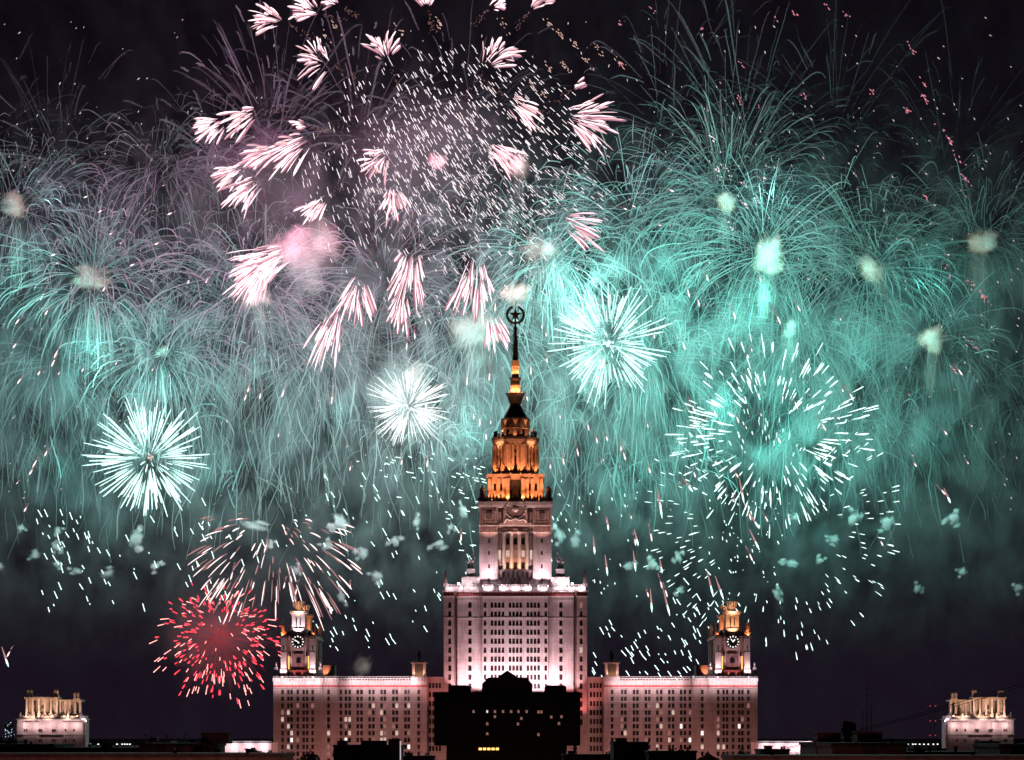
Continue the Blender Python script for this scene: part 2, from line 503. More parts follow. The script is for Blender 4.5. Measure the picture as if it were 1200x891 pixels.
for px in (573, mir(573)):
    q = MB(); x = X(px,YS); z = Z(605,YS)
    for h,t_ in ((3.6,.35),(2.5,.35)):
        q.box(x-h,x+h,YS-.3,YS-.01,z+h-t_,z+h); q.box(x-h,x+h,YS-.3,YS-.01,z-h,z-h+t_)
        q.box(x-h,x-h+t_,YS-.3,YS-.01,z-h+t_,z+h-t_); q.box(x+h-t_,x+h,YS-.3,YS-.01,z-h+t_,z+h-t_)
    q.poly([(x+1.6*math.cos(R(90+60*k)),z+1.9*math.sin(R(90+60*k))) for k in range(6)],YS-.55,YS-.02)
    for sx in (-1,1):
        for sz in (-1,1): q.poly([(x+sx*3.0,z+sz*2.2),(x+sx*2.6,z+sz*3.0),(x+sx*1.9,z+sz*2.9),(x+sx*2.3,z+sz*2.1)][::(1 if sx*sz>0 else -1)],YS-.4,YS-.02)
    q.build('relief_panel',M['relief'],UB)
# emblem with wreath: globe, ears of wheat and ribbons
q = MB(); x = X(604,YS); z = Z(597,YS); y = YS-1.1
q.box(X(590,YS),X(618,YS),YS-.7,YS+3.9,Z(615.3,YS),Z(594.7,YS))
emb_back = q.build('emblem_panel',M['wall2'],UB)
q = MB()
def ring(mb,x,y,z,r,t,n=28,a0=0,a1=360):
    pts=[Vector((x+r*math.cos(R(a0+(a1-a0)*i/n)),y,z+r*math.sin(R(a0+(a1-a0)*i/n)))) for i in range(n+1)]
    mb.tube(pts,t,6)
ring(q,x,y,z,3.4,.45); ring(q,x,y,z,2.2,.22)
q.blob(x,y,z,1.5,.7,1.5,seg=12,rings=8)
for sx in (-1,1):
    for i in range(7):
        a = R(-70+20*i); px_,pz_ = x+sx*4.3*math.cos(a), z+4.3*math.sin(a)
        q.tube([Vector((px_-sx*.3,y,pz_-.7)),Vector((px_+sx*.5,y-.2,pz_)),Vector((px_+sx*.5,y,pz_+1.0))],[.2,.42,.1],6)
    q.tube([Vector((x,y,z-4.2)),Vector((x+sx*2,y,z-5.2)),Vector((x+sx*4.2,y,z-4.6)),Vector((x+sx*5.2,y,z-6.4))],[.5,.55,.5,.25],6)
    ring(q,x+sx*4.8,y,z-1.9,.9,.25,12)
for sx in (-1.9,0,1.9): ring(q,x+sx,y,z-6.3,.85,.22,12)
q.build('emblem',M['trim'],UB,smooth=True)

# corner turrets on the shaft
for px in (565, mir(565)):
    x = X(px,YS)
    for yy in (YS+2.4, YS+30):
        q = MB()
        q.box(x-1.9,x+1.9,yy-1.9,yy+1.9,Z(588.2,YS),Z(583,YS)); q.lathe(x,yy,[(1.4,Z(583,YS)),(1.2,Z(574,YS)),(1.55,Z(573.4,YS)),(1.0,Z(571.5,YS)),(.15,Z(568.5,YS))],10)
        q.build('corner_turret',M['gold'],UB)
q = MB()
for i,px in enumerate((570.5,574.5,578,582.5,587,621,625.5,630,633.5,637.5)):
    x = X(px,YS); hh = 2.2+.9*((i*7)%3)
    q.box(x-.5,x+.5,YS-.4,YS+.6,Z(588.2,YS),Z(586.8,YS)); q.lathe(x,YS+.1,[(.32,Z(586.8,YS)),(.55,Z(586.8,YS)+hh*.45),(.3,Z(586.8,YS)+hh*.7),(.32,Z(586.8,YS)+hh*.85),(.05,Z(586.8,YS)+hh)],8)
q.build('roof_statuary',M['gold'],UB)

# orange tiers -----------------------------------------------------
TY = 1021.0
def hw(p): return p*SC*TY
xc = X(604,TY)
q = MB(); y0 = TY-hw(32); q.box(xc-hw(32),xc+hw(32),TY-hw(32),TY+hw(32),Z(588.2,YS)-.5,Z(563,TY))
for sx in (-1,1):
    for px in (13.5,19.5,30):
        q.box(xc+sx*hw(px)-.75,xc+sx*hw(px)+.75,y0-.7,y0-.01,Z(588,TY),Z(565,TY))
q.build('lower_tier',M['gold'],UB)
q = MB()
for dx in (-8.8,8.8): q.box(xc+hw(dx)-.9,xc+hw(dx)+.9,y0-1.6,y0-.01,Z(588,TY),Z(565,TY))
q.build('portal_pier',M['gold'],UB)
q = MB(); q.box(xc-hw(5.6),xc+hw(5.6),y0-.3,y0-.01,Z(585,TY),Z(567,TY)); 
dr = q.build('portal_door',M['dark'],UB)
q = MB(); q.box(xc-hw(33.4),xc+hw(33.4),TY-hw(33.4),TY+hw(33.4),Z(563,TY),Z(559.6,TY)); q.box(xc-hw(31),xc+hw(31),TY-hw(31),TY+hw(31),Z(565,TY),Z(563.01,TY))
q.build('tier_cornice',M['gold'],UB)
for dx in (-23,23,-15.5,15.5):
    m_=MB(); m_.box(-.55,.55,-.12,0,-1.6,1.6,0); 
    o=bpy.data.objects.new('window',m_.mesh('window',M['glass'])); col.objects.link(o); o.parent=UB
    o.location=Vector((xc+hw(dx)+ (0.35 if dx>0 else -.35),y0-.02,Z(575,TY)))-UB.location
# octagonal drum with engaged columns
rD = hw(25.0)/math.cos(R(22.5))
q = MB(); q.lathe(xc,TY,[(rD*.93,Z(559.7,TY)),(rD*.93,Z(521,TY))],8,a0=R(22.5))
q.lathe(xc,TY,[(rD,Z(559.6,TY)),(rD,Z(556,TY))],8,a0=R(22.5))
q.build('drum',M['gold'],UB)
q = MB()
for k in range(8):
    a0_ = R(22.5+45*k); a1_ = R(22.5+45*(k+1))
    A = Vector((xc+rD*math.cos(a0_),TY+rD*math.sin(a0_),0)); B = Vector((xc+rD*math.cos(a1_),TY+rD*math.sin(a1_),0))
    for t_ in (.0,.14,.38,.62,.86):
        p_ = A.lerp(B,t_)
        w_ = .95 if t_==0 else .62
        q.tube([Vector((p_.x,p_.y,Z(556.0,TY))),Vector((p_.x,p_.y,Z(524,TY)))],[w_,w_*.88],10)
q.build('drum_column',M['gold'],UB)
q = MB()
for k in range(8):
    a = R(45*k+0); n_ = Vector((math.cos(a),math.sin(a),0)); t_ = Vector((-math.sin(a),math.cos(a),0)); rr = rD*math.cos(R(22.5))*.93+.06
    for s_ in (-2.2,2.2) if True else ():
        for (zb,zt,hwid) in ((549,537,.6),(534,530,.5)):
            c0 = Vector((xc,TY,0))+n_*rr+t_*s_*0.0
            a_ = c0+t_*(-hwid*1.6); b_ = c0+t_*(hwid*1.6)
            if s_>0: q.quad((a_.x,a_.y,Z(zb,TY)),(b_.x,b_.y,Z(zb,TY)),(b_.x,b_.y,Z(zt,TY)),(a_.x,a_.y,Z(zt,TY)))
q.build('drum_window',M['glass'],UB)
q = MB()
q.lathe(xc,TY,[(rD*1.02,Z(524.0,TY)),(rD*1.02,Z(519.8,TY)),(rD*1.0,Z(519.7,TY))],8,a0=R(22.5))
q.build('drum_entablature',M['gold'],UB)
q = MB()
q.lathe(xc,TY,[(rD*1.04,Z(519.6,TY)),(rD*1.1,Z(518,TY)),(rD*1.1,Z(515,TY)),(rD*.9,Z(514.6,TY))],8,a0=R(22.5))
q.build('drum_cornice',M['dark'],UB)
q = MB()
for k in range(24):
    a = R(15*k+7.5); r_ = hw(24.3); x,y = xc+r_*math.cos(a),TY+r_*math.sin(a)
    if k%3==0 or k%3==1:
        q = MB(); q.lathe(x,y,[(.85,Z(514.8,TY)),(.85,Z(513,TY)),(.5,Z(512.5,TY)),(.5,Z(508.5,TY)),(.8,Z(507.6,TY)),(.8,Z(506.6,TY))],6); q.build('crenellation',M['relief'],UB)
# dark stepped lantern
q = MB()
q.lathe(xc,TY,[(hw(18.5),Z(514.6,TY)),(hw(18.5),Z(511,TY)),(hw(16.6),Z(510.8,TY)),(hw(16.6),Z(504,TY)),(hw(17.4),Z(503,TY)),(hw(16.2),Z(502,TY)),(hw(16.2),Z(494,TY)),(hw(17.2),Z(493.2,TY)),(hw(17.2),Z(491.6,TY)),(hw(13.8),Z(491.4,TY)),(hw(13.8),Z(488,TY)),(hw(12.8),Z(486.5,TY)),(hw(9.5),Z(481,TY)),(hw(7.2),Z(477,TY)),(hw(6.2),Z(473.6,TY))],16,a0=R(11.25))
for k in range(8):
    a = R(45*k+22.5); x,y = xc+hw(16.8)*math.cos(a),TY+hw(16.8)*math.sin(a)
    q.box(x-.5,x+.5,y-.5,y+.5,Z(504,TY),Z(493,TY))
q.build('stepped_lantern',M['dark'],UB)
q = MB()
for k in range(8):
    a = R(45*k); n_=Vector((math.cos(a),math.sin(a),0)); t_=Vector((-math.sin(a),math.cos(a),0)); c_=Vector((xc,TY,0))+n_*(hw(16.2)+.25)
    a_=c_-t_*1.3; b_=c_+t_*1.3
    n0=len(q.v); q.v+=[(a_.x,a_.y,Z(493.8,TY)),(b_.x,b_.y,Z(493.8,TY)),(c_.x,c_.y,Z(500,TY))]; q.f.append((n0,n0+1,n0+2)); q.m.append(0)
q.build('lantern_gable',M['gold'],UB)
# cup, neck and ringed column
q = MB()
q.lathe(xc,TY,[(hw(6.3),Z(473.7,TY)),(hw(7.2),Z(473,TY)),(hw(8,),Z(470,TY)),(hw(9.2),Z(466.2,TY)),(hw(10),Z(464.5,TY)),(hw(11.3),Z(461.8,TY)),(hw(10.4),Z(461.6,TY)),(hw(6),Z(463.5,TY))],16)
q.build('cup_gallery',M['dark'],UB)
q = MB()
for k in range(12):
    a=R(30*k); x,y=xc+hw(10.8)*math.cos(a),TY+hw(10.8)*math.sin(a); q.tube([Vector((x,y,Z(463,TY))),Vector((xc+hw(11.5)*math.cos(a),TY+hw(11.5)*math.sin(a),Z(459.6,TY)))],[.25,.12],5)
q.build('cup_finial',M['dark'],UB)
q = MB()
q.lathe(xc,TY,[(hw(5.6),Z(464,TY)),(hw(5.6),Z(452,TY))],12)
q.build('lamp_room',M['gold'],UB)
q = MB()
q.lathe(xc,TY,[(hw(5.8),Z(452,TY)),(hw(5.6),Z(447,TY)),(hw(5.9),Z(446.5,TY)),(hw(6.9),Z(444.5,TY)),(hw(6.9),Z(443.2,TY)),(hw(4.6),Z(442.6,TY))],12)
q.build('ring_gallery',M['dark'],UB)
q = MB()
q.lathe(xc,TY,[(hw(4.3),Z(442.6,TY)),(hw(3.7),Z(430.5,TY)),(hw(4.7),Z(430.2,TY)),(hw(4.7),Z(423.2,TY)),(hw(3.6),Z(422.6,TY))],12)
q.build('spire_collar',M['gold'],UB)
q = MB()
q.lathe(xc,TY,[(hw(3.4),Z(422.7,TY)),(hw(2.9),Z(408,TY)),(hw(2.1),Z(395,TY)),(hw(1.5),Z(386.5,TY)),(hw(2.4),Z(386.1,TY)),(hw(2.4),Z(384.2,TY)),(hw(1.3),Z(383.8,TY)),(hw(1.1),Z(380.6,TY)),(hw(1.8),Z(380,TY)),(hw(1.8),Z(379,TY)),(hw(.8),Z(378.4,TY))],8)
for i in range(15):                                    # crockets up the edges
    t_=i/14; z=Z(420-33*t_,TY); r_=hw(3.3-1.6*t_)
    for k in range(4):
        a=R(90*k); x,y=xc+(r_+.22)*math.cos(a),TY+(r_+.22)*math.sin(a); q.box(x-.28,x+.28,y-.28,y+.28,z-.14,z+.14)
q.build('spire',M['dark'],UB)
# star in a wreath
q = MB(); zc_=Z(369.2,TY)
ro,ri = hw(7.6),hw(3.0)
q.poly([(xc+(ro if k%2==0 else ri)*math.cos(R(90+36*k)),zc_+(ro if k%2==0 else ri)*math.sin(R(90+36*k))) for k in range(10)],TY-.45,TY+.45)
q.tube([Vector((xc,TY,Z(379,TY))),Vector((xc,TY,zc_))],[.35,.3],6)
q.tube([Vector((xc,TY,zc_)),Vector((xc,TY,Z(350.8,TY)))],[.2,.06],6)
q.build('star',M['bronze'],UB)
q = MB()
for sx in (-1,1):
    pts=[]
    for i in range(17):
        a=R(-90+sx*(152*i/16)); pts.append(Vector((xc+hw(9.4)*math.cos(a),TY,zc_+hw(9.4)*math.sin(a))))
    q.tube(pts,[.5-.2*i/16 for i in range(17)],6)
    for i in range(2,17):
        a=R(-90+sx*(152*i/16)); p_=Vector((xc+hw(9.6)*math.cos(a),TY,zc_+hw(9.6)*math.sin(a)))
        d_=Vector((-math.sin(a)*sx,0,math.cos(a)*sx)); n_=Vector((math.cos(a),0,math.sin(a)))
        for s_ in (-1,1): q.tube([p_,p_+d_*.5+n_*.45*s_,p_+d_*1.1+n_*.5*s_],[.1,.28,.04],5)
    q.tube([Vector((xc,TY,Z(379.6,TY))),Vector((xc+sx*hw(3.5),TY,Z(379,TY))),Vector((xc+sx*hw(6.4),TY,Z(381.2,TY)))],[.4,.3,.12],5)
q.build('wreath',M['bronze'],UB)

# link sections and wings -------------------------------------------
rnd = random.Random(11)
def lits(nc, r0, r1, p, inner=()):
    d = {}
    for i in range(nc):
        for j in range(r0, r1):
            if rnd.random() < p: d[(i,j)] = rnd.choices('wrb',(5,6,2))[0]
    return d
def litmap(spec): return spec
for s in (0,1):
    f = (lambda p: p) if s==0 else mir
    F = lambda L: sorted(f(p) for p in L)
    a,b = sorted((f(500.6),f(520)))
    facade('link_wall','wall2',UB,a,b,794.6,None,1003,30,F([504,507.8,511.6,515.4]),[803.5+10.55*i for i in range(8)],1.05,2.4)
    a,b = sorted((f(482),f(500.6)))
    facade('turret_base_wall','wall2',UB,a,b,796,None,1000.6,30,F([490.6]),ROWW,1.2,2.1)
    a,b = sorted((f(396.5),f(482)))
    cols = F([397.9+1.6,405.3,409.7,419.2,423.6,433.2,437.6,447.1,451.0,461,465,475.2,479])
    facade('wing_wall','wall2',UB,a,b,797,None,1001,26,cols,ROWW,1.2,2.1,lits(13,2,9,.22),cap=100)
    a,b = sorted((f(377.5),f(396.5)))
    facade('stair_bay_wall','wall2',UB,a,b,796,None,1000.4,30,F([385]),ROWW,1.3,2.1,lits(1,3,10,.4))
    a,b = sorted((f(320.3),f(377.5)))
    facade('tower_block_wall','wall2',UB,a,b,796,None,999.6,52,F([331,337.9,341.7,348.9,355.8,359.9,366.3]),ROWW,1.2,2.1,lits(7,1,9,.19))
    # cornices, friezes
    co = MB(); fr = MB(); pr = MB()
    for (p0,p1,Y) in ((320.3,377.5,999.6),(377.5,396.5,1000.4),(396.5,482,1001),(482,500.6,1000.6)):
        a,b = sorted((f(p0),f(p1)))
        co.box(X(a,Y)-.25,X(b,Y)+.25,Y-1.0,Y+2,Z(796,Y),Z(794.8,Y))
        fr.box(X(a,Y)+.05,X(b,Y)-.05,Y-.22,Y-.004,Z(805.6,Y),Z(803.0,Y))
        co.box(X(a,Y),X(b,Y),Y-.4,Y-.004,Z(806.3,Y),Z(805.7,Y))
        co.box(X(a,Y),X(b,Y),Y-.3,Y-.004,Z(822.4,Y),Z(821.6,Y))
        n=int((b-a)/3.4)
        for i in range(n+1):
            x=X(a,Y)+(X(b,Y)-X(a,Y))*i/max(n,1); pr.box(x-.2,x+.2,Y-.7,Y-.01,Z(798.6,Y),Z(796.02,Y))
        balustrade(pr,a,b,794.8,Y-.6,.8,1.6)
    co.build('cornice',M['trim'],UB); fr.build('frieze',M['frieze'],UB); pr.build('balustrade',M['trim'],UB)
    a,b = sorted((f(500.6),f(520))); q=MB(); q.box(X(a),X(b),1002,1004,Z(794.6,1003),Z(793.6,1003)); q.build('link_cornice',M['trim'],UB)
    # small roof turret with urn
    t = MB(); px=f(491.2); x=X(px,1003); h=3.3; Y0=1003
    t.box(x-h-.4,x+h+.4,Y0-h-.4,Y0+h+.4,Z(796),Z(793))
    for sx in (-1,1):
        for k in (-1,1): t.box(x+sx*(h-.7)-.6,x+sx*(h-.7)+.6,Y0+k*(h-.7)-.6,Y0+k*(h-.7)+.6,Z(793),Z(777.5))
    t.box(x-h-.5,x+h+.5,Y0-h-.5,Y0+h+.5,Z(777.5),Z(776.3)); t.taper(x,Y0,h+.5,h+.5,Z(776.3),h-.4,h-.4,Z(774.8))
    tr = t.build('roof_turret',M['trim'],UB)
    t = MB(); t.box(x-1.9,x+1.9,Y0-1.9,Y0+1.9,Z(793),Z(777.5)); t.build('turret_core',M['dark'],tr)
    t = MB(); z=Z(774.8); t.lathe(x,Y0,[(1.6,z),(1.1,z+.4),(.6,z+1.0),(1.3,z+2.0),(1.55,z+3.0),(1.2,z+4.0),(.5,z+4.6),(.4,z+5.0),(.08,z+5.6)],12); t.build('urn',M['bronze'],tr,smooth=True)

# clock towers -------------------------------------------------------
def clock_tower(s):
    f = (lambda p: p) if s==0 else mir
    Y=1001.0; T = empty('clock_tower',(X(f(349.3),Y),Y,Z(796,Y))); T.parent=UB; T.location=Vector((X(f(349.3),Y),Y,Z(796,Y)))-UB.location
    xc=X(f(349.3),Y); k=SC*Y
    D=38.0
    def bxp(mb,p0,p1,y0,y1,pa,pb):   # offsets in px from the axis
        mb.box(xc+p0*k,xc+p1*k,y0,y1,Z(pa,Y),Z(pb,Y))
    # body
    q=MB(); bxp(q,-13.4,13.4,Y+3,Y+D-3,796,748.2)
    for a in (-8.2,8.2):
        bxp(q,a-.6,a+.6,Y+2.4,Y+2.99,783,750)
    q.build('body',M['wall2'],T)
    for sx in (-1,1):
        for y0 in (Y,Y+D-6):
            q=MB()
            bxp(q,sx*17-3.2,sx*17+3.2,y0,y0+2.9,785,748.6); bxp(q,sx*17-4.0,sx*17+4.0,y0-.6,y0+3.4,796,785.01)
            bxp(q,sx*17-3.5,sx*17+3.5,y0-.2,y0+3.0,765,764.2)
            q.build('pier',M['trim'],T)
            q=MB(); bxp(q,sx*17-.7,sx*17+.7,y0-.06,y0-.01,762,756.6); q.build('window',M['glass'],T)
            q=MB(); bxp(q,sx*17-.6,sx*17+.6,y0-.66,y0-.61,792.4,788.6); q.build('window',M['glass'],T)
    # middle side piers (seen past the front ones)
    for sx in (-1,1):
        for y0 in (Y+9,Y+D-14): q=MB(); bxp(q,sx*17-3.0,sx*17+3.0,y0,y0+2.6,796,748.6); q.build('side_pier',M['gold'],T)
    q=MB(); bxp(q,-21.4,21.4,Y-1,Y+D,748.2,745.4); bxp(q,-20.4,20.4,Y-.5,Y+D-.5,745.39,744.2); q.build('cornice',M['wall2'],T)
    # recess: portal with niche, steps of reveals
    q=MB(); bxp(q,-7,7,Y+2.2,Y+2.39,792,766); bxp(q,-13.3,13.3,Y+1.2,Y+2.1,787,785.2); 
    for a in (-11.5,-4.5,4.5,11.5): q.tube([Vector((xc+a*k,Y+1.6,Z(796,Y))),Vector((xc+a*k,Y+1.6,Z(787,Y)))],[.5,.42],8)
    q.build('porch',M['relief'],T)
    q=MB(); x=xc; pts=[(x-1.1,Z(777,Y)),(x+1.1,Z(777,Y)),(x+1.1,Z(772.5,Y)),(x+.6,Z(770.6,Y)),(x,Z(769.8,Y)),(x-.6,Z(770.6,Y)),(x-1.1,Z(772.5,Y))]
    q.poly(pts,Y+2.0,Y+2.19); 
    for a in (-9.7,9.7): bxp(q,a-1,a+1,Y+2.3,Y+2.39,769,764)
    q.build('niche',M['black'],T)
    for a in (-11.6,11.6):
        q=MB(); bxp(q,a-.35,a+.35,Y+2.7,Y+2.98,784,769); o=q.build('light_slot',M['lampo'],T); o['label']='thin amber light strip beside the pier'
    # clock
    zc_=Z(752.4,Y); rr=7.7*k; yc=Y-1.3
    def disc(r,n=32): return [(xc+r*math.cos(2*math.pi*i/n),zc_+r*math.sin(2*math.pi*i/n)) for i in range(n)]
    q=MB(); q.poly(disc(rr),yc,Y+2.9); cf=q.build('clock_face',M['black'],T)
    q=MB(); ring(q,xc,yc-.02,zc_,rr-.1,.2,40); q.build('clock_rim',M['bronze'],T)
    for i in range(12):
        q=MB(); a=R(30*i+90); r0,r1=rr*(.70),rr*(.93); wd=.24 if i%3 else .34
        c_=Vector((math.cos(a),0,math.sin(a))); t_=Vector((-math.sin(a),0,math.cos(a)))
        o_=Vector((xc,yc-.05,zc_)); a1=o_+c_*r0-t_*wd*.7; b1=o_+c_*r0+t_*wd*.7; c1=o_+c_*r1+t_*wd; d1=o_+c_*r1-t_*wd
        q.quad(tuple(a1),tuple(d1),tuple(c1),tuple(b1)); q.build('hour_mark',M['whitep'],T)
    ang = ((152,.62,.30),(310,.30,.42)) if s==0 else ((128,.6,.24),(52,.5,.36))
    for (dg,ln,wd) in ang:
        a=R(dg); c_=Vector((math.cos(a),0,math.sin(a))); t_=Vector((-math.sin(a),0,math.cos(a))); o_=Vector((xc,yc-.12,zc_))
        q=MB(); q.quad(*[tuple(v) for v in (o_-c_*.3-t_*wd*.4,o_+c_*rr*ln*.8-t_*wd,o_+c_*rr*ln*.8+t_*wd,o_-c_*.3+t_*wd*.4)])
        v1=o_+c_*rr*ln*.8-t_*wd; v2=o_+c_*rr*ln-t_*0; v3=o_+c_*rr*ln*.8+t_*wd; n0=len(q.v); q.v+=[tuple(v1),tuple(v2),tuple(v3)]; q.f.append((n0,n0+1,n0+2)); q.m.append(0)
        q.build('clock_hand',M['whitep'],T)
    q=MB(); ring(q,xc,yc+.5,zc_,rr+.35,.4,24,20,160)
    for sx in (-1,1): q.tube([Vector((xc+sx*3.2,yc+.6,zc_+2.2)),Vector((xc+sx*4.6,yc+.3,zc_+2.9)),Vector((xc+sx*4.9,yc+.6,zc_+1.6)),Vector((xc+sx*4.4,yc+.6,zc_-.4))],[.4,.55,.4,.1],6)
    q.blob(xc,yc+.4,zc_+4.1,.7,.5,.8)
    q.build('clock_scrolls',M['relief'],T,smooth=True)
    # attic and lanterns, one behind the other
    q=MB(); bxp(q,-9.6,9.6,Y+.4,Y+D-1,744.19,737); bxp(q,-10.4,10.4,Y-.1,Y+D-.5,738.2,736.6); q.build('attic',M['trim'],T)
    for (y0,tone) in ((Y+1.5,0),(Y+D-9.5,1)):
        q=MB()
        m_='trim' if tone==0 else 'gold'
        if s==1: m_='gold'
        h=7.6; d=7.0
        bxp(q,-h,-h+4.4,y0,y0+d,736.6,720.6); bxp(q,h-4.4,h,y0,y0+d,736.6,720.6); bxp(q,-1.6,1.6,y0,y0+d,736.6,720.6)
        bxp(q,-3.19,-1.61,y0+.7,y0+d,736.6,720.6); bxp(q,1.61,3.19,y0+.7,y0+d,736.6,720.6)
        bxp(q,-h-.6,h+.6,y0-.3,y0+d+.3,722.2,720.59)
        q.taper(xc,y0+d/2,(h+.4)*k,d/2+.1,Z(720.58,Y),(h+2.6)*k,d/2+1.0,Z(718.2,Y)); q.taper(xc,y0+d/2,(h+2.6)*k,d/2+1.0,Z(718.19,Y),(h+2.2)*k,d/2+.8,Z(716.2,Y))
        q.build('lantern',M[m_],T)
        q=MB(); bxp(q,-3.1,-1.7,y0+.6,y0+.68,733,723.6); bxp(q,1.7,3.1,y0+.6,y0+.68,733,723.6); q.build('lantern_window',M['dark'],T)
        q=MB()    # flaring crown of upright leaves
        yc2=y0+d/2
        q.lathe(xc,yc2,[(4.0*k,Z(716.2,Y)),(3.6*k,Z(714.5,Y)),(4.2*k,Z(713,Y)),(4.4*k,Z(710.5,Y))],12)
        for i in range(10):
            a=R(36*i+18); c_=Vector((math.cos(a),math.sin(a),0)); b0=Vector((xc,yc2,Z(714,Y)))+c_*3.6*k; b1=Vector((xc,yc2,Z(709,Y)))+c_*4.8*k; b2=Vector((xc,yc2,Z(704.6,Y)))+c_*6.2*k
            q.tube([b0,b1,b2],[.35,.55,.62],6)
        for i in range(5):
            a=R(72*i+90); c_=Vector((math.cos(a),math.sin(a),0)); b0=Vector((xc,yc2,Z(712,Y)))+c_*1.6*k; q.tube([b0,b0+Vector((0,0,(712-704.2)*k))],[.4,.45],6)
        q.build('crown',M['gold'],T)
    # urns on the corners
    for sx in (-1,1):
        for yy in (Y+1.6,Y+D-4):
            q=MB(); x=xc+sx*18*k; z=Z(744.2,Y); q.box(x-.9,x+.9,yy-.9,yy+.9,z,z+1.2); q.lathe(x,yy,[(.5,z+1.2),(.9,z+2.2),(1.05,z+4.6),(.7,z+5.0),(.9,z+5.6),(.2,z+6.0),(.08,z+7.4)],8); q.build('corner_urn',M['gold'],T)
    q=MB()
    for sx in (-1,1):
        pts=[Vector((xc+sx*11*k,Y+1,Z(744,Y))),Vector((xc+sx*14*k,Y+1,Z(741,Y))),Vector((xc+sx*16.5*k,Y+1,Z(743.6,Y)))]; q.tube(pts,[.9,1.1,.5],8)
        q.blob(xc+sx*13*k,Y+.8,Z(742.4,Y),.9,.8,1.1)
    q.build('volute',M['relief'],T,smooth=True)
    # side turrets on the block roof
    for a in (-26,26):
        q=MB(); x=xc+a*k; z=Z(796,Y); q.box(x-1.2,x+1.2,Y+.6,Y+3,z,z+3.4); q.box(x-.8,x+.8,Y+1,Y+2.6,z+3.4,z+5.6); q.lathe(x,Y+1.8,[(.5,z+5.6),(.3,z+6.4),(.5,z+7),(.06,z+8)],8); q.build('roof_finial',M['trim'],T)
    q=MB(); a=33*(1 if s==0 else -1); q.box(xc+(a-7)*k,xc+(a+7)*k,Y+14,Y+24,Z(796,Y),Z(778.6,Y)); q.build('stair_head',M['brickd'],T)
    return T
CT=[clock_tower(0),clock_tower(1)]

# front portico carrying the floodlights that wash the central bay
q=MB(); q.box(X(548,985),X(660,985),985,998.5,0,Z(817,985)); q.build('portico',M['wall2'],UB)

# ------------------------------------------------------------------ floodlights of the university building
PINK=(1.0,.66,.70); WHT=(1.0,.80,.86); ORG=(1.0,.30,.10); WARM=(1.0,.50,.26); RED=(1,.25,.22)
for px in (570,583,596,612,625,638): flood((X(px),991,Z(815)),(X(px),1000,Z(785)),WHT,15000,UB,100,fixture=False)
for px in (541,558,650,667): flood((X(px),993,Z(812)),(X(px),1001.5,Z(785)),PINK,10000,UB,100,fixture=False)
for px in (526,682): flood((X(px),990,Z(850)),(X(px),1000,Z(780)),RED,12000,UB,100,fixture=False)
# on the cornice of the central block
for i,px in enumerate((527,541,553,572,590,604,618,636,655,668,681)):
    flood((X(px),997.4,Z(690.0)),(X(px),1001,Z(689)),WHT,1000,UB,160,s=.3)
for px in (537.5,mir(537.5)): flood((X(px),999,Z(684.6)),(X(px),1003,Z(680)),WHT,1800,UB,150,s=.6)
for px in (549,mir(549)): flood((X(px),998,Z(687)),(X(px),1003,Z(680)),WHT,1800,UB,150,s=.3,fixture=False)
# light the shaft of the tower from its foot
for px,pw in ((566,8000),(577,9000),(631,9000),(642,8000)): flood((X(px),999,Z(687.4)),(X(px),1004,Z(650)),WHT if px in (577,631) else PINK,pw,UB,90,s=.25)
for px in (595,604,613): flood((X(px),1001.6,Z(671)),(X(px),1006,Z(650)),WARM,2000,UB,90,s=.2,fixture=False)
for px in (573,604,635): flood((X(px),994.5,Z(640)),(X(px),1004,Z(606)),(1,.55,.42),6500,UB,70,fixture=False)
# amber lights of the upper tiers
for dx in (-27,-17,-9,9,17,27): flood((xc+hw(dx),YS+1.3,Z(585.5,YS)),(xc+hw(dx),TY-hw(32),Z(574,TY)),ORG,1500,UB,120,'lampo',s=.2)
for k in range(16):
    a=R(22.5*k+11.25)
    p=Vector((xc+hw(30)*math.cos(a),TY+hw(30)*math.sin(a),Z(558.4,TY)))
    if math.sin(a) < .3: flood(p,(xc+hw(24)*math.cos(a),TY+hw(24)*math.sin(a),Z(538,TY)),ORG,3000,UB,80,'lampo',s=.2)
for k in range(6):
    a=R(180+36*k); p=Vector((xc+hw(9.2)*math.cos(a),TY+hw(9.2)*math.sin(a),Z(461,TY)))
    flood(p,(xc,TY,Z(455,TY)),ORG,1500,UB,130,'lampo',s=.14)
for k in range(4):
    a=R(200+47*k); p=Vector((xc+hw(7.5)*math.cos(a),TY+hw(7.5)*math.sin(a),Z(440,TY)))
    flood(p,(xc,TY,Z(430,TY)),ORG,1300,UB,100,'lampo',s=.12,fixture=False)
for k in range(5):
    a=R(190+40*k); p=Vector((xc+hw(24)*math.cos(a),TY+hw(24)*math.sin(a),Z(512,TY)))
    flood(p,(xc,TY,Z(500,TY)),ORG,1700,UB,100,'lampo',s=.14,fixture=False)
for dx,pw in ((-40,24000),(-14,10000),(14,10000),(40,24000)):
    flood((xc+hw(dx),YS-6,Z(590,YS)),(xc+hw(dx)*.2,TY-hw(25),Z(535,TY)),(1,.33,.14),pw,UB,60,fixture=False)
for dx in (-20,20): flood((xc+hw(dx),TY-hw(24),Z(514,TY)),(xc,TY,Z(478,TY)),(1,.42,.2),5000,UB,60,fixture=False)
for dx in (-30,30): flood((xc+hw(dx),TY-hw(30),Z(556,TY)),(xc,TY,Z(440,TY)),(1,.42,.2),60000,UB,26,fixture=False)
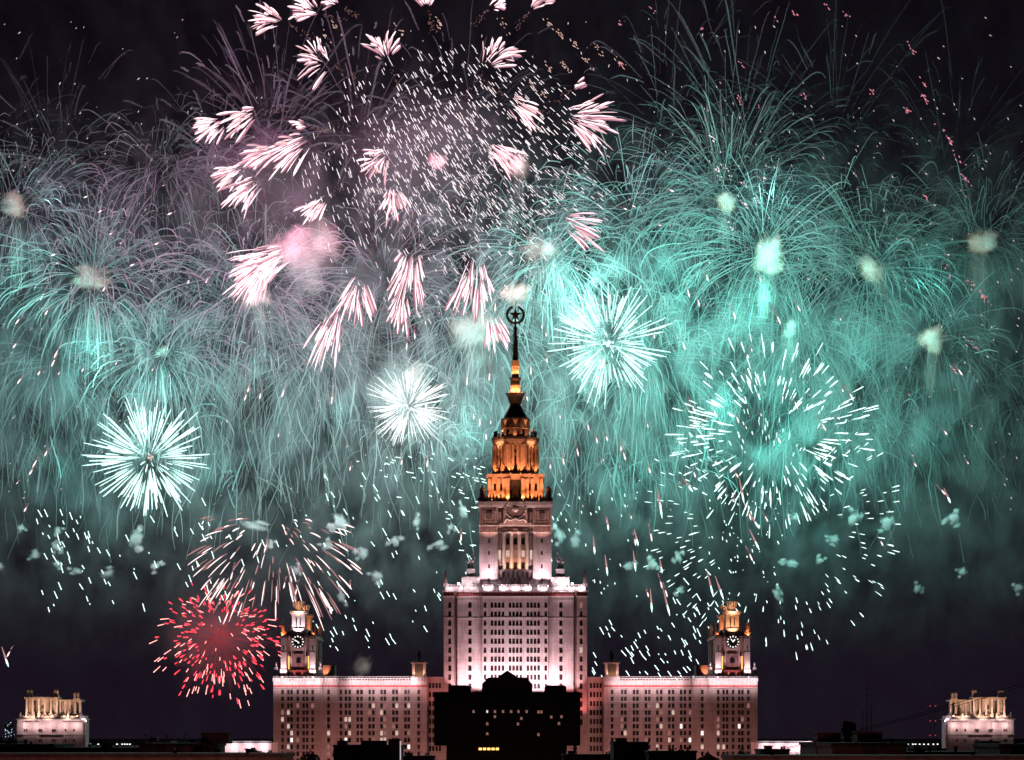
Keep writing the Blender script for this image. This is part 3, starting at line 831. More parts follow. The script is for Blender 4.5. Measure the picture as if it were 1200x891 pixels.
# wing cornice lights
for f in (lambda p:p, mir):
    for px in (414,428,442,456,470,485): flood((X(f(px)),997.3,Z(801.5)),(X(f(px)),1001,Z(800.5)),WHT,1250,UB,165,s=.2,fixture=False)
    for px in (325,336,349,362,373,388): flood((X(f(px)),996.2,Z(801)),(X(f(px)),999.6,Z(800)),WHT,950,UB,165,s=.2,fixture=False)
    for px in (440,480): flood((X(f(px)),988,Z(812)),(X(f(px)),1001,Z(815)),PINK,1600,UB,150,fixture=False)
    for px in (331.5,367.5): flood((X(f(px)),997.4,Z(794)),(X(f(px)),1001,Z(770)),PINK,5500,UB,90,s=.2)
    for px in (344,354): flood((X(f(px)),1000.2,Z(794)),(X(f(px)),1004,Z(770)),RED,1200,UB,90,s=.2,fixture=False)
    flood((X(f(349.3)),997.5,Z(741)),(X(f(349.3)),1002.5,Z(730)),WHT if f(0)==0 else WARM,3800,UB,95,s=.2,fixture=False)
    for yy in (1000.6,1029.0): flood((X(f(349.3)),yy-1.2,Z(719)),(X(f(349.3)),yy+4,Z(709)),(1,.58,.36),1700,UB,140,'lampo',s=.2,fixture=False)
    for yy in (1026,1016): flood((X(f(360)),yy,Z(737)),(X(f(349)),yy+5,Z(728)),ORG,1500,UB,140,'lampo',s=.2,fixture=False)
    flood((X(f(366.5)),1001,Z(746)),(X(f(368)),1003.5,Z(735)),ORG,1300,UB,120,'lampo',fixture=False)
    flood((X(f(331)),1000,Z(746)),(X(f(331)),1003.5,Z(735)),ORG,1300,UB,120,'lampo',fixture=False)
    flood((X(f(379)),1012,Z(790)),(X(f(369)),1025,Z(765)),WARM,3500,UB,100,fixture=False)
    flood((X(f(487)),998.6,Z(792)),(X(f(490)),1002,Z(785)),WARM,500,UB,130,s=.2,fixture=False)
    flood((X(f(495)),998.6,Z(792)),(X(f(492)),1002,Z(785)),WARM,500,UB,130,s=.2,fixture=False)
# unseen warm fill lamps, added to light the lower walls of the building
def fill_lamp(x,y,power,label):
    t=empty('fill_lamp',(x,y,0),label,'fill lamp','unseen fill lamps near the ground')
    q=MB(); q.lathe(x,y,[(.14,0),(.08,8)],8); q.tube([Vector((x,y,8)),Vector((x,y+1.5,8.6))],[.07,.06],6); q.build('pole',M['steel'],t)
    q=MB(); q.blob(x,y+1.7,8.5,.35,.5,.2); q.build('lamp_head',M['lampo'],t)
    lightobj('lamp_glow','POINT',(x,y+1.7,8.1),(1,.47,.40),power,t,size=.3)
for i,x in enumerate((-110,-80,-50,50,80,112)):
    fill_lamp(x,955,33000,'unseen warm lamp on a dark steel pole, added to light the long wings')

# ------------------------------------------------------------------ dark library in front
LY=700.0
LB=empty('library_building',(X(594,LY),LY,0),'unlit black block building with pointed roof hiding the foot of the skyscraper','building')
q=MB()
q.box(X(509,LY),X(679.5,LY),LY,LY+30,Z(874,LY),Z(811,LY))
q.box(X(523,LY),X(664.6,LY),LY+2,LY+28,0,Z(874,LY))
q.build('body',M['libwall'],LB)
q=MB()
for i in range(30):
    px=509+170.5*i/29; q.box(X(px,LY)-.12,X(px,LY)+.12,LY-.35,LY-.01,Z(873,LY),Z(812,LY))
for py in (823,835,847,860): q.box(X(509,LY)+.3,X(679.5,LY)-.3,LY-.2,LY-.011,Z(py+.5,LY),Z(py,LY))
q.build('facade_fin',M['libtrim'],LB)
for a,b,t in ((525,551,804),(638.7,664,804)):
    q=MB(); q.box(X(a,LY),X(b,LY),LY+3,LY+14,Z(811,LY),Z(t,LY)); q.box(X(a+2,LY),X(b-2,LY),LY+5,LY+12,Z(t,LY),Z(t-1.2,LY)); q.build('plant_room',M['libtrim'],LB)
q=MB()
pts=[(565,811),(565,801.5),(567,799),(571.5,794),(584,794),(584.6,792.2),(594.6,785.7),(604.6,792.2),(605,794),(619,794),(621.5,799),(623.7,802),(623.7,811)]
q.poly([(X(a,LY),Z(b,LY)) for a,b in pts][::-1],LY+1,LY+24)
q.build('pointed_roof',M['libtrim'],LB)
lamps=[(571,834,'b'),(580,834,'r'),(589.5,834,'r'),(599,834,'r'),(607.6,834,'r'),(617.2,834,'r'),(631,834.5,'r'),(634.5,834.5,'r'),(555,834,'r'),(571,848.4,'r'),(571,860,'r'),(607,848.5,'r'),(646,840.5,'r'),(658,840,'r'),(655,848,'r'),(631,861,'r'),(580,840,'r'),(611,842,'r')]
for a,b,kd in lamps:
    wd,hh=(.5,.8) if kd=='b' else ((.6,1.5) if kd=='w' else (.7,.9))
    m_=window_mesh(wd,hh,kd); o=bpy.data.objects.new('window',m_); col.objects.link(o); o.parent=LB
    o.location=Vector((X(a,LY),LY-.38,Z(b,LY)))-LB.location
    o['label']=LIGHT_LABEL[kd]
q=MB(); 
for i in range(5): q.box(X(561+5*i,LY),X(564.5+5*i,LY),LY+1.8,LY+1.95,Z(879.2,LY),Z(876.6,LY))
o=q.build('shopfront_light',M['lampo'],LB); o['label']='row of small amber lit panes under the overhang'
tag(o,kind='stuff')

for px_ in (535,575,615,655): fill_lamp(X(px_,650),650,1800,'unseen warm lamp on a steel pole, added to lift the front of the black library')  # added fill lamps out of view, for a faint glow on the library
# ------------------------------------------------------------------ outer pavilions
def pavilion(s,label):
    Y=1040.0
    c=60 if s==0 else 1148; f=(lambda d:c+d) if s==0 else (lambda d:c-d)
    t=empty('campus_pavilion',(X(c,Y),Y,0),label,'building','two columned pavilion blocks beyond the wings')
    def b(mb,d0,d1,y0,y1,pa,pb): mb.box(X(f(d0),Y),X(f(d1),Y),y0,y1,Z(pa,Y),Z(pb,Y))
    q=MB(); b(q,-40,40,Y,Y+9,960,844); b(q,-33,-14,Y-.5,Y-.01,900,846); b(q,14,38,Y-.5,Y-.01,900,846); q.build('wall',M['wall'],t)
    q=MB(); b(q,-41,41,Y-1,Y+10,844,842.4); b(q,-40.4,40.4,Y-.7,Y-.02,861.2,860.2); b(q,-39,39,Y+1,Y+9,842.4,839); q.build('cornice',M['trim'],t)
    for d in (-31,-28.5,-14,-11.5,2,4.5,17,27):
        for py in (856,868):
            wo=bpy.data.objects.new('window',window_mesh(.8,1.3,'d')); col.objects.link(wo); wo.parent=t; wo.location=Vector((X(f(d),Y),Y-.56,Z(py,Y)))-t.location
    # two halves of the columned gallery
    for (d0,d1,top,y0) in ((-31.5,6.5,817,Y+2),(6.6,33,820,Y+4)):
        q=MB()
        b(q,d0,d1,y0,y0+7,839,837.4); b(q,d0+2,d1-2,y0+3,y0+6,837.39,top+2)
        b(q,d0-.8,d1+.8,y0-.5,y0+7.5,top+2,top); 
        g=q.build('gallery',M['gold'],t)
        q=MB(); n=6 if d1-d0>30 else 5
        for i in range(n):
            d=d0+1.2+(d1-d0-2.4)*i/(n-1); q.tube([Vector((X(f(d),Y),y0+1,Z(837.4,Y))),Vector((X(f(d),Y),y0+1,Z(top+2,Y)))],[.55,.48],8)
            q.box(X(f(d),Y)-.7,X(f(d),Y)+.7,y0+.3,y0+1.7,Z(837.4,Y),Z(835.8,Y))
        q.build('column',M['trim'],g)
        q=MB()
        for d in ((d0+d1)/2-9,(d0+d1)/2+9) if n==6 else ((d0+d1)/2+8,): b(q,d-1.4,d+1.4,y0+2.85,y0+2.98,836,top+4)
        b(q,(d0+d1)/2-1.2,(d0+d1)/2+1.2,y0+2.8,y0+2.98,831,826)
        q.build('doorway',M['dark'],g)
    q=MB()
    for d in (-29,-25,2.5,5.5,26,30):
        x=X(f(d),Y); z=Z(817 if d<6 else 820,Y); q.box(x-.75,x+.75,Y+3,Y+4.5,z,z+.8); q.lathe(x,Y+3.7,[(.5,z+.8),(.7,z+1.6),(.75,z+3.0),(.3,z+3.3),(.4,z+3.6)],8)
    q.build('roof_urn',M['gold'],t)
    q=MB()
    for d in (-36.5,-20,6.5,20,34):
        x=X(f(d),Y); z=Z(842.4,Y); q.box(x-.6,x+.6,Y-.4,Y+.8,z,z+1.2); q.lathe(x,Y+.2,[(.4,z+1.2),(.6,z+2.0),(.35,z+2.8),(.06,z+3.4)],8)
    q.build('parapet_urn',M['trim'],t)
    for d in (-30,-15,0,15,30):
        flood((X(f(d),Y),Y-3.5,Z(851,Y)),(X(f(d),Y),Y,Z(850.5,Y)),(1,.74,.72),800,t,160,s=.2,fixture=False)
        flood((X(f(d),Y),Y+.8,Z(840.8,Y)),(X(f(d),Y),Y+4.5,Z(830,Y)),(1,.58,.34),2600,t,120,'lampo',s=.2,fixture=False)
    for d in (-24,-4,20): flood((X(f(d),Y),Y-7,Z(846,Y)),(X(f(d),Y),Y+5,Z(824,Y)),(1,.66,.48),5200,t,75,s=.2,fixture=False)
    for d in (38,41.5):
        flood((X(f(d),Y),Y-2,Z(843+ (2 if d>40 else 0),Y)),(X(f(d),Y),Y+1,Z(842,Y)),WHT,150,t,150,s=.35)
pavilion(0,'small floodlit pavilion block with gold columned gallery at the far left')
pavilion(1,'small floodlit pavilion block with gold columned gallery at the far right')

# ------------------------------------------------------------------ low lit halls beside the wings
def hall(px0,px1,label,n):
    Y=940.0
    t=empty('lecture_hall',(X((px0+px1)/2,Y),Y,0),label,'building')
    q=MB(); q.box(X(px0,Y),X(px1,Y),Y,Y+25,0,Z(872,Y)); q.build('wall',M['wall'],t)
    q=MB(); q.box(X(px0-.6,Y),X(px1+.6,Y),Y-.7,Y+25.5,Z(872,Y),Z(870.6,Y)); balustrade(q,px0,px1,870.6,Y-.4,.7,1.5); q.build('cornice',M['trim'],t)
    q=MB()
    for i in range(n):
        x=X(px0+(px1-px0)*(i+.5)/n,Y); q.tube([Vector((x,Y-.8,Z(896,Y))),Vector((x,Y-.8,Z(882,Y)))],[.5,.45],8); q.box(x-.7,x+.7,Y-1.3,Y-.02,Z(882,Y),Z(880.6,Y))
    q.build('column',M['trim'],t)
    for i in range(n):
        x=X(px0+(px1-px0)*(i+1)/n,Y)
        if i==n-1: break
        wo=bpy.data.objects.new('window',window_mesh(1.0,2.6,'d')); col.objects.link(wo); wo.parent=t; wo.location=Vector((x,Y-.04,Z(889,Y)))-t.location
    m=max(3,int((px1-px0)/16))
    for i in range(m):
        x=X(px0+(px1-px0)*(i+.5)/m,Y); flood((x,Y-3.2,Z(877,Y)),(x,Y,Z(876.5,Y)),WHT,1100,t,160,s=.2,fixture=False)
hall(247.5,318,'low white floodlit hall with short columns between dark roofs and left clock tower block',8)
hall(888,939,'low white floodlit hall with short columns just right of the right clock tower block',6)
hall(939.5,956,'small bright white hall end at the edge of the dark brick roofs',2)

# ------------------------------------------------------------------ near dark rooftops
def block(name,px0,px1,top,Y,depth,mat,label,extras=(),cat='building',group=None,par=.5):
    t=empty(name,(X((px0+px1)/2,Y),Y,0),label,cat,group)
    q=MB(); q.box(X(px0,Y),X(px1,Y),Y,Y+depth,0,Z(top,Y)-par); q.build('wall',M[mat],t)
    q=MB(); z=Z(top,Y); q.box(X(px0,Y)-.2,X(px1,Y)+.2,Y-.2,Y+depth+.2,z-par+.002,z); q.build('roof',M['roof'],t)
    for e in extras:
        q=MB()
        if e[0]=='box':
            _,a,b,tt=e; q.box(X(a,Y+4),X(b,Y+4),Y+4,Y+9,z-.1,Z(tt,Y+4)); q.box(X(a,Y+4)-.15,X(b,Y+4)+.15,Y+3.8,Y+9.2,Z(tt,Y+4),Z(tt,Y+4)+.2); q.build('roof_hut',M['brickd'],t)
        elif e[0]=='mast':
            _,a,tt=e; x=X(a,Y+6); q.tube([Vector((x,Y+6,z)),Vector((x,Y+6,Z(tt,Y+6)))],[.07,.04],5)
            for k,l_ in ((.9,.6),(.78,.8)): 
                zz=z+(Z(tt,Y+6)-z)*k; q.tube([Vector((x-l_*.5,Y+6,zz)),Vector((x+l_*.5,Y+6,zz))],.03,4)
            q.build('antenna',M['steel'],t)
        elif e[0]=='vent':
            _,a,tt=e; x=X(a,Y+5); q.lathe(x,Y+5,[(.25,z),(.25,Z(tt,Y)),(.4,Z(tt,Y)),(.4,Z(tt,Y)+.15)],8); q.build('vent_pipe',M['steel'],t)
    return t
block('apartment_block',-40,62,872,420,20,'brickd','dark flat-roofed block at the bottom left corner below the far left pavilion',[('vent',30,869),('vent',36,870)])
block('apartment_block',62,163,876,400,20,'brickd','long low dark brick roof right of the bottom left corner',[('vent',105,873),('vent',130,873)])
block('apartment_block',163,247,871,360,18,'brickd','dark reddish brick block with antenna masts left of the white hall',[('mast',170,860),('mast',178,862),('mast',196,861),('mast',217,858),('box',236,268,860),('vent',225,868)])
for (px0_,px1_,tp,Y_,lb) in ((-10,20,868,600,'small dark hut-topped roof at the extreme left under the blue tree'),(170,200,868.5,640,'distant dark roof with a chimney left of the antenna block'),(892,925,878,480,'low dark shed roof in front of the right white hall'),(1065,1108,877,450,'dark stepped roof under the right lit terrace'),(660,720,884,600,'low dark roof between the library and the black box rooftop'),(470,508,886,600,'low dark roof left of the library foot')):
    block('low_building',px0_,px1_,tp,Y_,12,'brickd',lb,[('box',px0_+6,px0_+13,tp-3),('vent',px1_-6,tp-2.5),('vent',px1_-9,tp-2)])
block('apartment_block',391,469,873,520,16,'libwall','black rooftop silhouette in front of the left wing',[('box',395,406,869),('box',425,452,869),('box',455,468,867)])
q_=block('apartment_block',719,760,869.5,520,16,'libwall','black box-shaped rooftop in front of the right wing',[('box',722,735,866)])
block('apartment_block',760,816,880,500,14,'libwall','low black roof beside the box-shaped rooftop before the right wing',[('vent',770,877),('vent',806,876)])
block('apartment_block',956,1034,870,330,18,'brickd','dark brick block with tall masts right of the white halls',[('mast',1011,832),('mast',1016,800),('mast',1021,825),('box',958,985,860),('box',1005,1034,859),('vent',992,862),('vent',995,858)])
block('apartment_block',975,1062,870.5,300,14,'brickd','dark red brick parapet in front of the masts at right',[('vent',1045,867)])
block('apartment_block',1060,1180,881,340,18,'brickd','long low dark roof below the far right pavilion',[('vent',1090,877),('vent',1120,876),('box',1150,1172,870)])
block('apartment_block',1172,1260,872,310,18,'brickd','dark brick corner block at the bottom right edge',[('vent',1190,869)])
block('apartment_block',-60,330,883,260,14,'brickd','long dark red brick parapet along the bottom left edge',[('vent',205,880),('vent',290,879)])
block('apartment_block',860,1260,885.5,260,14,'brickd','long dark red brick parapet along the bottom right edge',[('vent',905,882),('vent',1140,883)])
for i,x in enumerate((-60,-36,-12,14,38,62)):
    fill_lamp(x,226,13000,'unseen warm lamp on a dark pole, added to brighten the low brick roofs')  # fill lamps added below the frame to lift the near brick walls
# white vertical light tube on the black rooftop
q=MB(); q.box(X(468.6,518),X(469.8,518),518,518.3,Z(892,518),Z(868.5,518)); o=q.build('light_tube',emit('dim_white_tube',(1,.9,.9),.55)); tag(o,'thin upright white strip light on the black rooftop before the left wing','light')

# trees in silhouette
def tree(px,top,Y,w_,label,seed):
    rn=random.Random(seed); x=X(px,Y); zt=Z(top,Y)
    t=empty('tree',(x,Y,0),label,'tree','dark trees among the rooftops')
    q=MB(); q.lathe(x,Y,[(.35,0),(.2,zt*.7),(.05,zt-1)],7)
    tips=[]
    for i in range(9):
        a=rn.random()*6.28; z=zt*(.68+.25*rn.random()); e=Vector((x+w_*.7*math.cos(a)*rn.random(),Y+w_*.7*math.sin(a),min(zt-1,z+2)))
        q.tube([Vector((x,Y,z-3)),e],[.1,.03],4); tips.append(e)
    q.build('trunk',M['bark'],t)
    q=MB()
    for i in range(1500):
        u=Vector((rn.gauss(0,1),rn.gauss(0,1),rn.gauss(0,1))).normalized()*(rn.random()**.45)
        lump=1+.25*math.sin(5*u.x+seed)*math.cos(4*u.z+seed)
        c=Vector((x+u.x*w_*lump,Y+u.y*w_,zt-w_*1.15+u.z*w_*1.15*lump)); s=.14+.16*rn.random()
        a=Vector((rn.gauss(0,1),rn.gauss(0,1),rn.gauss(0,1))).normalized()*s; b=Vector((rn.gauss(0,1),rn.gauss(0,1),rn.gauss(0,1))).normalized()*s
        q.quad(tuple(c-a),tuple(c-b),tuple(c+a),tuple(c+b))
    q.build('crown',M['leaf'],t)
tree(398,874,500,1.6,'small round dark tree left of the black rooftop before left wing',1)
tree(364,881,480,2.2,'dark bush-topped tree at the bottom below the left clock tower',2)
tree(319,881,470,1.6,'dark rounded tree at the corner of the left clock tower block',3)
tree(793,876,480,3.0,'dark tree in front of the right wing beside the low black roof',4)
tree(871,881,470,2.6,'dark rounded tree below the right clock tower block',5)
tree(427,871,505,1.4,'small dark tree peeking over the black rooftop before left wing',6)
for i,(px_,tp,Y_,w2) in enumerate(((12,872,300,1.3),(128,873,300,1.6),(236,874,290,1.2),(255,880,300,1.5),(300,878,300,1.3),(902,881,290,1.4),(1045,874,330,1.0),(1080,878,280,1.6),(1196,874,290,1.2),(830,884,320,1.6))):
    tree(px_,tp,Y_,w2,'dark leafy treetop showing over the low roofs '+('near the left edge','below the lit terrace at left','beside the antenna masts','in front of the white hall, left one','in front of the white hall, right one','before the white hall at right','right of the tall masts','below the lit terrace at right','at the right edge','below the right wing')[i],40+i)
tree(995,846,345,1.1,'thin pointed dark tree beside the masts at right',7)

# wires
q=MB()
for dz,dx in ((0,0),(4,2)):
    pts=[]
    for i in range(25):
        t_=i/24; px=880+340*t_; py=(886-92*t_)+dz*(.3+.7*t_)+4*4*t_*(1-t_)
        pts.append(P(px,py,300+10*dx))
    q.tube(pts,.045,5)
tag(q.build('power_cables',plain('cable',(.004,.004,.004),.8)),'pair of thin black cables rising to the right edge past the far right pavilion','cable')

# transmission mast with red lights
t=empty('radio_mast',(X(1093,1300),1300,0),'thin distant mast with dim red lights left of the far right pavilion','mast')
q=MB(); x=X(1093,1300)
for sx in (-1,1): q.tube([Vector((x+sx*1.6,1300,0)),Vector((x+sx*1.2,1300,Z(826,1300)))],.1,4)
for i in range(14):
    z=30+i*2.6; q.tube([Vector((x-1.3,1300,z)),Vector((x+1.3,1300,z+2.6))],.06,4)
q.build('lattice',M['steel'],t)
for py in (827.5,845,862):
    for sx in (-1,1):
        q=MB(); q.blob(x+sx*1.6,1299.6,Z(py,1300),.4,.4,.4); q.build('warning_light',M['lampr'],t)
# far row of lit terrace lamps on low roofs
def lamp_row(pxs,py,label_hall,label):
    Y=1100
    a,b=min(pxs)-8,max(pxs)+8
    block('low_building',a,b,py+2.2,Y,20,'roof',label_hall)
    for i,px in enumerate(pxs):
        x=X(px,Y); z=Z(py+2.2,Y)
        t=empty('terrace_lamp',(x,Y+.5,z),label,'lamp',label_hall)
        q=MB(); q.lathe(x,Y+.5,[(.08,z),(.05,z+.7)],6); q.build('post',M['steel'],t)
        q=MB(); q.blob(x,Y+.5,z+.85,.42,.42,.24); q.build('lamp_globe',emit('white_globe',(1,.95,.95),2.5),t)
lamp_row([103,106,115,137,143,146,149,152],872,'low dark terrace roof right of the far left pavilion','small white globe lamp on the dark terrace right of the far left pavilion')
lamp_row([1050,1053,1056,1060,1064,1070,1073,1078,1083,1088,1094,1099,1105,1110],872,'low dark terrace roof left of the far right pavilion','small white globe lamp on the dark terrace left of the far right pavilion')
# a little blue-lit far tree sparkle at left edge
def sparkle_tree():
    Y=1080; t=empty('festive_tree',(X(11,Y),Y,0),'tree strung with tiny blue white bulbs at the far left','tree')
    q=MB(); x=X(11,Y); q.lathe(x,Y,[(.3,0),(.15,Z(860,Y)),(.05,Z(846,Y))],6); q.build('trunk',M['bark'],t)
    rn=random.Random(4); q=MB(); l=MB()
    for i in range(700):
        u=Vector((rn.gauss(0,1),rn.gauss(0,1),rn.gauss(0,1))).normalized()*(rn.random()**.4); c=Vector((x+u.x*2.8,Y+u.y*2.8,Z(857,Y)+u.z*5.2)); a=Vector((rn.gauss(0,.3),rn.gauss(0,.3),rn.gauss(0,.3))); b=Vector((rn.gauss(0,.3),rn.gauss(0,.3),rn.gauss(0,.3)))
        q.quad(tuple(c-a),tuple(c-b),tuple(c+a),tuple(c+b))
        if i%24==0: l.blob(c.x,c.y-1,c.z,.2,.2,.2,seg=5,rings=4)
    q.build('crown',M['leaf'],t); tag(l.build('bulbs',emit('cool_bulb',(.6,.75,1),1.6),t),kind='stuff')
sparkle_tree()

# ------------------------------------------------------------------ fireworks
FY=1600.0
k_=SC*FY                     # metres per picture pixel where the bursts hang
def sphere_dir(rn):
    z=rn.uniform(-1,1); a=rn.uniform(0,2*math.pi); r=math.sqrt(1-z*z)
    return Vector((r*math.cos(a),r*math.sin(a),z))

E={}
E['tealw']=emit('burning_star_mint',(.66,1,.93),1.8)
E['white']=emit('burning_star_silver',(.97,1,1),1.5)
E['mint']=emit('burning_star_pale_mint',(.74,1,.92),1.9)
E['red']=emit('burning_star_red',(1,.055,.09),1.9)
E['redc']=emit('burning_star_red_core',(1,.36,.32),2.6)
E['redt']=emit('ember_trail_red',(1,.10,.14),.2)
E['pink']=emit('burning_star_rose',(1,.72,.78),1.9)
E['pinkd']=emit('ember_rose',(1,.46,.46),.5)
E['gold']=emit('ember_orange',(1,.50,.42),.42)
E['rose']=emit('burning_star_rose_dim',(1,.62,.66),1.05)
E['petal']=emit('burning_star_rose_edge',(1,.42,.55),.6)
E['comet']=emit('falling_comet_rose',(1,.76,.74),1.8)
E['comett']=emit('comet_tail_rose',(.9,.45,.45),.6)
E['rain']=emit('silver_rain',(1,.88,.90),1.4)

def streak(mb,a,b,r0,r1,m=0,seg=5,mid=None):
    if mid is None: mb.tube([a,b],[r0,r1],seg,m)
    else: mb.tube([a,a.lerp(b,.35),a.lerp(b,.8),b],[r0,mid*.8,mid,r1],seg,m)

def sphere_flat(rn,flat):
    while True:
        d=sphere_dir(rn)
        if abs(d.y)<=flat: return d
def burst(name,px,py,r,n,label,mat,rin,rout,wd,seed,group=None,droop=.0,light=None,power=0,core=None,ycen=FY,frac=(0.6,1.0),curve=0,size=5,dash=None,flat=1.0):
    t=empty(name,P(px,py,ycen),label,'firework',group)
    rn=random.Random(seed); mb=MB(); c=P(px,py,ycen); k=SC*ycen; Rm=r*k
    for i in range(n):
        d=sphere_flat(rn,flat); R1=Rm*rn.uniform(*frac)*rout; R0=Rm*rin*rn.uniform(.7,1.2)
        if R0>R1*.93: R0=R1*.85
        if dash: R0=max(.02*Rm,R1-rn.uniform(*dash)*k*(.45+.55*R1/Rm))
        g=Vector((0,0,-droop*Rm))
        a=c+d*R0+g*(R0/Rm)**2; b=c+d*R1+g*(R1/Rm)**2
        w_=wd*k*rn.uniform(.6,1.15)
        streak(mb,a,b,w_*.22,w_*.55,0,5,w_)
    o=mb.build('sparks',mat,t); tag(o,kind='stuff')
    if core:
        q=MB(); rn2=random.Random(seed+1)
        for i in range(core[1]):
            d=sphere_dir(rn2)*rn2.random()*core[0]*k; s=core[0]*k*rn2.uniform(.12,.3)
            q.blob(c.x+d.x,c.y+d.y,c.z+d.z,s,s,s,seg=6,rings=4)
        q.build('core',core[2],t,smooth=True)
    if light: lightobj('burst_and_fill_glow','POINT',c,light,power,t,size=size)
    return t

TEAL=(.15,1.0,.82); TEALW=(.45,1,.9)
GR=None
burst('starburst_firework',175,537,80,180,'mint white starburst with long thick rays at the left above red burst',E['tealw'],.40,1,.80,21,frac=(.62,1.0),light=TEALW,power=2.0e5,core=(5,8,emit('core_dim',(.9,.75,.62),.9)))
burst('starburst_firework',478,476,54,200,'dense silver white starburst just left of the spire',E['white'],.30,1,.42,22,light=(.8,1,1),power=2.4e5,core=(4,6,E['white']))
burst('starburst_firework',713,402,80,200,'big mint white starburst just right of the star spire',E['tealw'],.42,1,.66,23,frac=(.55,1.0),light=TEALW,power=4.5e5,core=(7,9,E['tealw']))
burst('ring_firework',905,510,128,250,'large mint shell of short radial dashes right of the big starburst',E['mint'],.80,1,.85,24,frac=(.5,1.0),dash=(9,24),flat=.75,light=TEAL,power=2.4e5)
burst('ring_firework',905,612,162,230,'widest sparse shell of tiny mint dashes hanging over the right clock tower',E['mint'],.93,1,.62,25,frac=(.6,1.0),droop=.04,dash=(5,10),flat=.6)
tr=burst('red_firework',258,747,80,210,'red shell of glowing dashes at the left of the left clock tower',[E['red']],.86,1,1.0,26,flat=.8,frac=(.45,1.0),droop=.10,dash=(4,9),light=(1,.05,.10),power=1.6e5)
# its bright heads and thin ember threads
q=MB(); q2=MB(); rn=random.Random(27); c=P(258,747,FY)
for i in range(120):
    d=sphere_dir(rn); Rm=78*k_
    pts=[]
    L=rn.uniform(.45,.85)
    for j in range(7):
        f_=.05+L*j/6; pts.append(c+d*Rm*f_+Vector((0,0,-.14*Rm*f_*f_)))
    q.tube(pts,.13,3)
tag(q.build('ember_threads',E['redt'],tr),kind='stuff')
rn=random.Random(28)
for i in range(130):
    d=sphere_dir(rn)
    if d.z>.3 and rn.random()<.5: continue
    Rm=78*k_; f_=rn.uniform(.55,1.0); a=c+d*Rm*f_+Vector((0,-1.5,-.1*Rm*f_*f_)); b=a+(d+Vector((0,0,-.5))).normalized()*rn.uniform(3,7)
    q2.tube([a,b],[.26,.34],5)
tag(q2.build('sparks',E['redc'],tr),kind='stuff')

# rose palm below the middle of the left side
t=empty('palm_firework',P(322,650,FY),'rose shell of curling brushed trails above the red burst','firework')
q=MB(); q2=MB(); rn=random.Random(31); c=P(322,640,FY)
for i in range(240):
    d=sphere_dir(rn); Rm=104*k_*rn.uniform(.75,1.0)
    if d.z>.5 or d.z<-.8: continue
    pts=[]; a0=rn.uniform(.72,.92); 
    for j in range(5):
        f_=a0+(1-a0)*j/4; pts.append(c+d*Rm*f_+Vector((0,0,-.26*Rm*f_*f_*f_+.08*Rm)))
    w_=rn.uniform(.3,.6); (q if rn.random()<.55 else q2).tube(pts,[w_*.3,w_*.8,w_,w_,w_*.4],5)
tag(q.build('sparks',E['comet'],t),kind='stuff'); tag(q2.build('ember_threads',E['pinkd'],t),kind='stuff')

# feathery rose tufts thrown out by the great shell
def tuft(px,py,ang,ln,spread,n,where,seed,wd=.98,Y=FY-40):
    t=empty('feather_firework',P(px,py,Y),'rose white feathery tuft '+where,'firework','rose tufts of the great shell')
    rn=random.Random(seed*13+5); k=SC*Y; c=P(px,py,Y); q=MB(); q2=MB()
    n=int(n*2.8); ax=Vector((math.cos(R(ang)),0,math.sin(R(ang)))); q3=MB()
    bend=rn.uniform(-.16,.16); qd=MB()
    for i in range(n):
        u=(i+.5)/n-.5+rn.uniform(-.07,.07)
        a=R(ang+spread*u*1.15+rn.uniform(-5,5)); depth=rn.uniform(-.5,.5)
        d=Vector((math.cos(a),depth,math.sin(a))).normalized()
        back=rn.random()**1.3; L=ln*k*rn.choice((.25,.36,.45,.55,.68))*rn.uniform(.85,1.15)*(1-.3*abs(u))
        st=c+ax*ln*k*(.12+.50*(1-back))+d*ln*k*.10+Vector((-ax.z,0,ax.x))*(u*ln*k*.30)+Vector((rn.gauss(0,.5),0,rn.gauss(0,.5)))
        g=Vector((0,0,-.16*L)); side=Vector((-math.sin(a),0,math.cos(a)))*L*(bend+rn.uniform(-.08,.08))
        pts=[st+d*L*f_+g*f_*f_+side*f_ for f_ in (0,.3,.6,.85,1)]
        w_=wd*k*rn.uniform(.45,1.3)
        (q if rn.random()<.66 else qd).tube(pts,[w_*.12,w_*.6,w_,w_*.9,w_*.12],5)
        if i%2==0:
            off=Vector((rn.gauss(0,.5),2.0,rn.gauss(0,.5))); q3.tube([p_+off for p_ in pts],[w_*.3,w_*1.1,w_*1.7,w_*1.4,w_*.2],5)
    tag(qd.build('dim_sparks',E['rose'],t),kind='stuff')
    tag(q3.build('spark_edges',E['petal'],t),kind='stuff')
    o=tag(q.build('sparks',E['pink'],t),kind='stuff')
    # crackling orange tail back to the shell
    d=Vector((math.cos(R(ang+180)),0,math.sin(R(ang+180))))
    for i in range(26):
        s_=rn.random(); p=c+d*(ln*.8*k*s_)+Vector((rn.gauss(0,1),rn.gauss(0,1),rn.gauss(0,1)))*(.7+1.0*s_)+Vector((0,0,-2*s_*s_))
        q2.tube([p,p+Vector((rn.uniform(-1.2,1.2),0,rn.uniform(-1.4,.3)))],[.16,.08],3)
    tag(q2.build('ember_tail',E['gold'],t),kind='stuff')
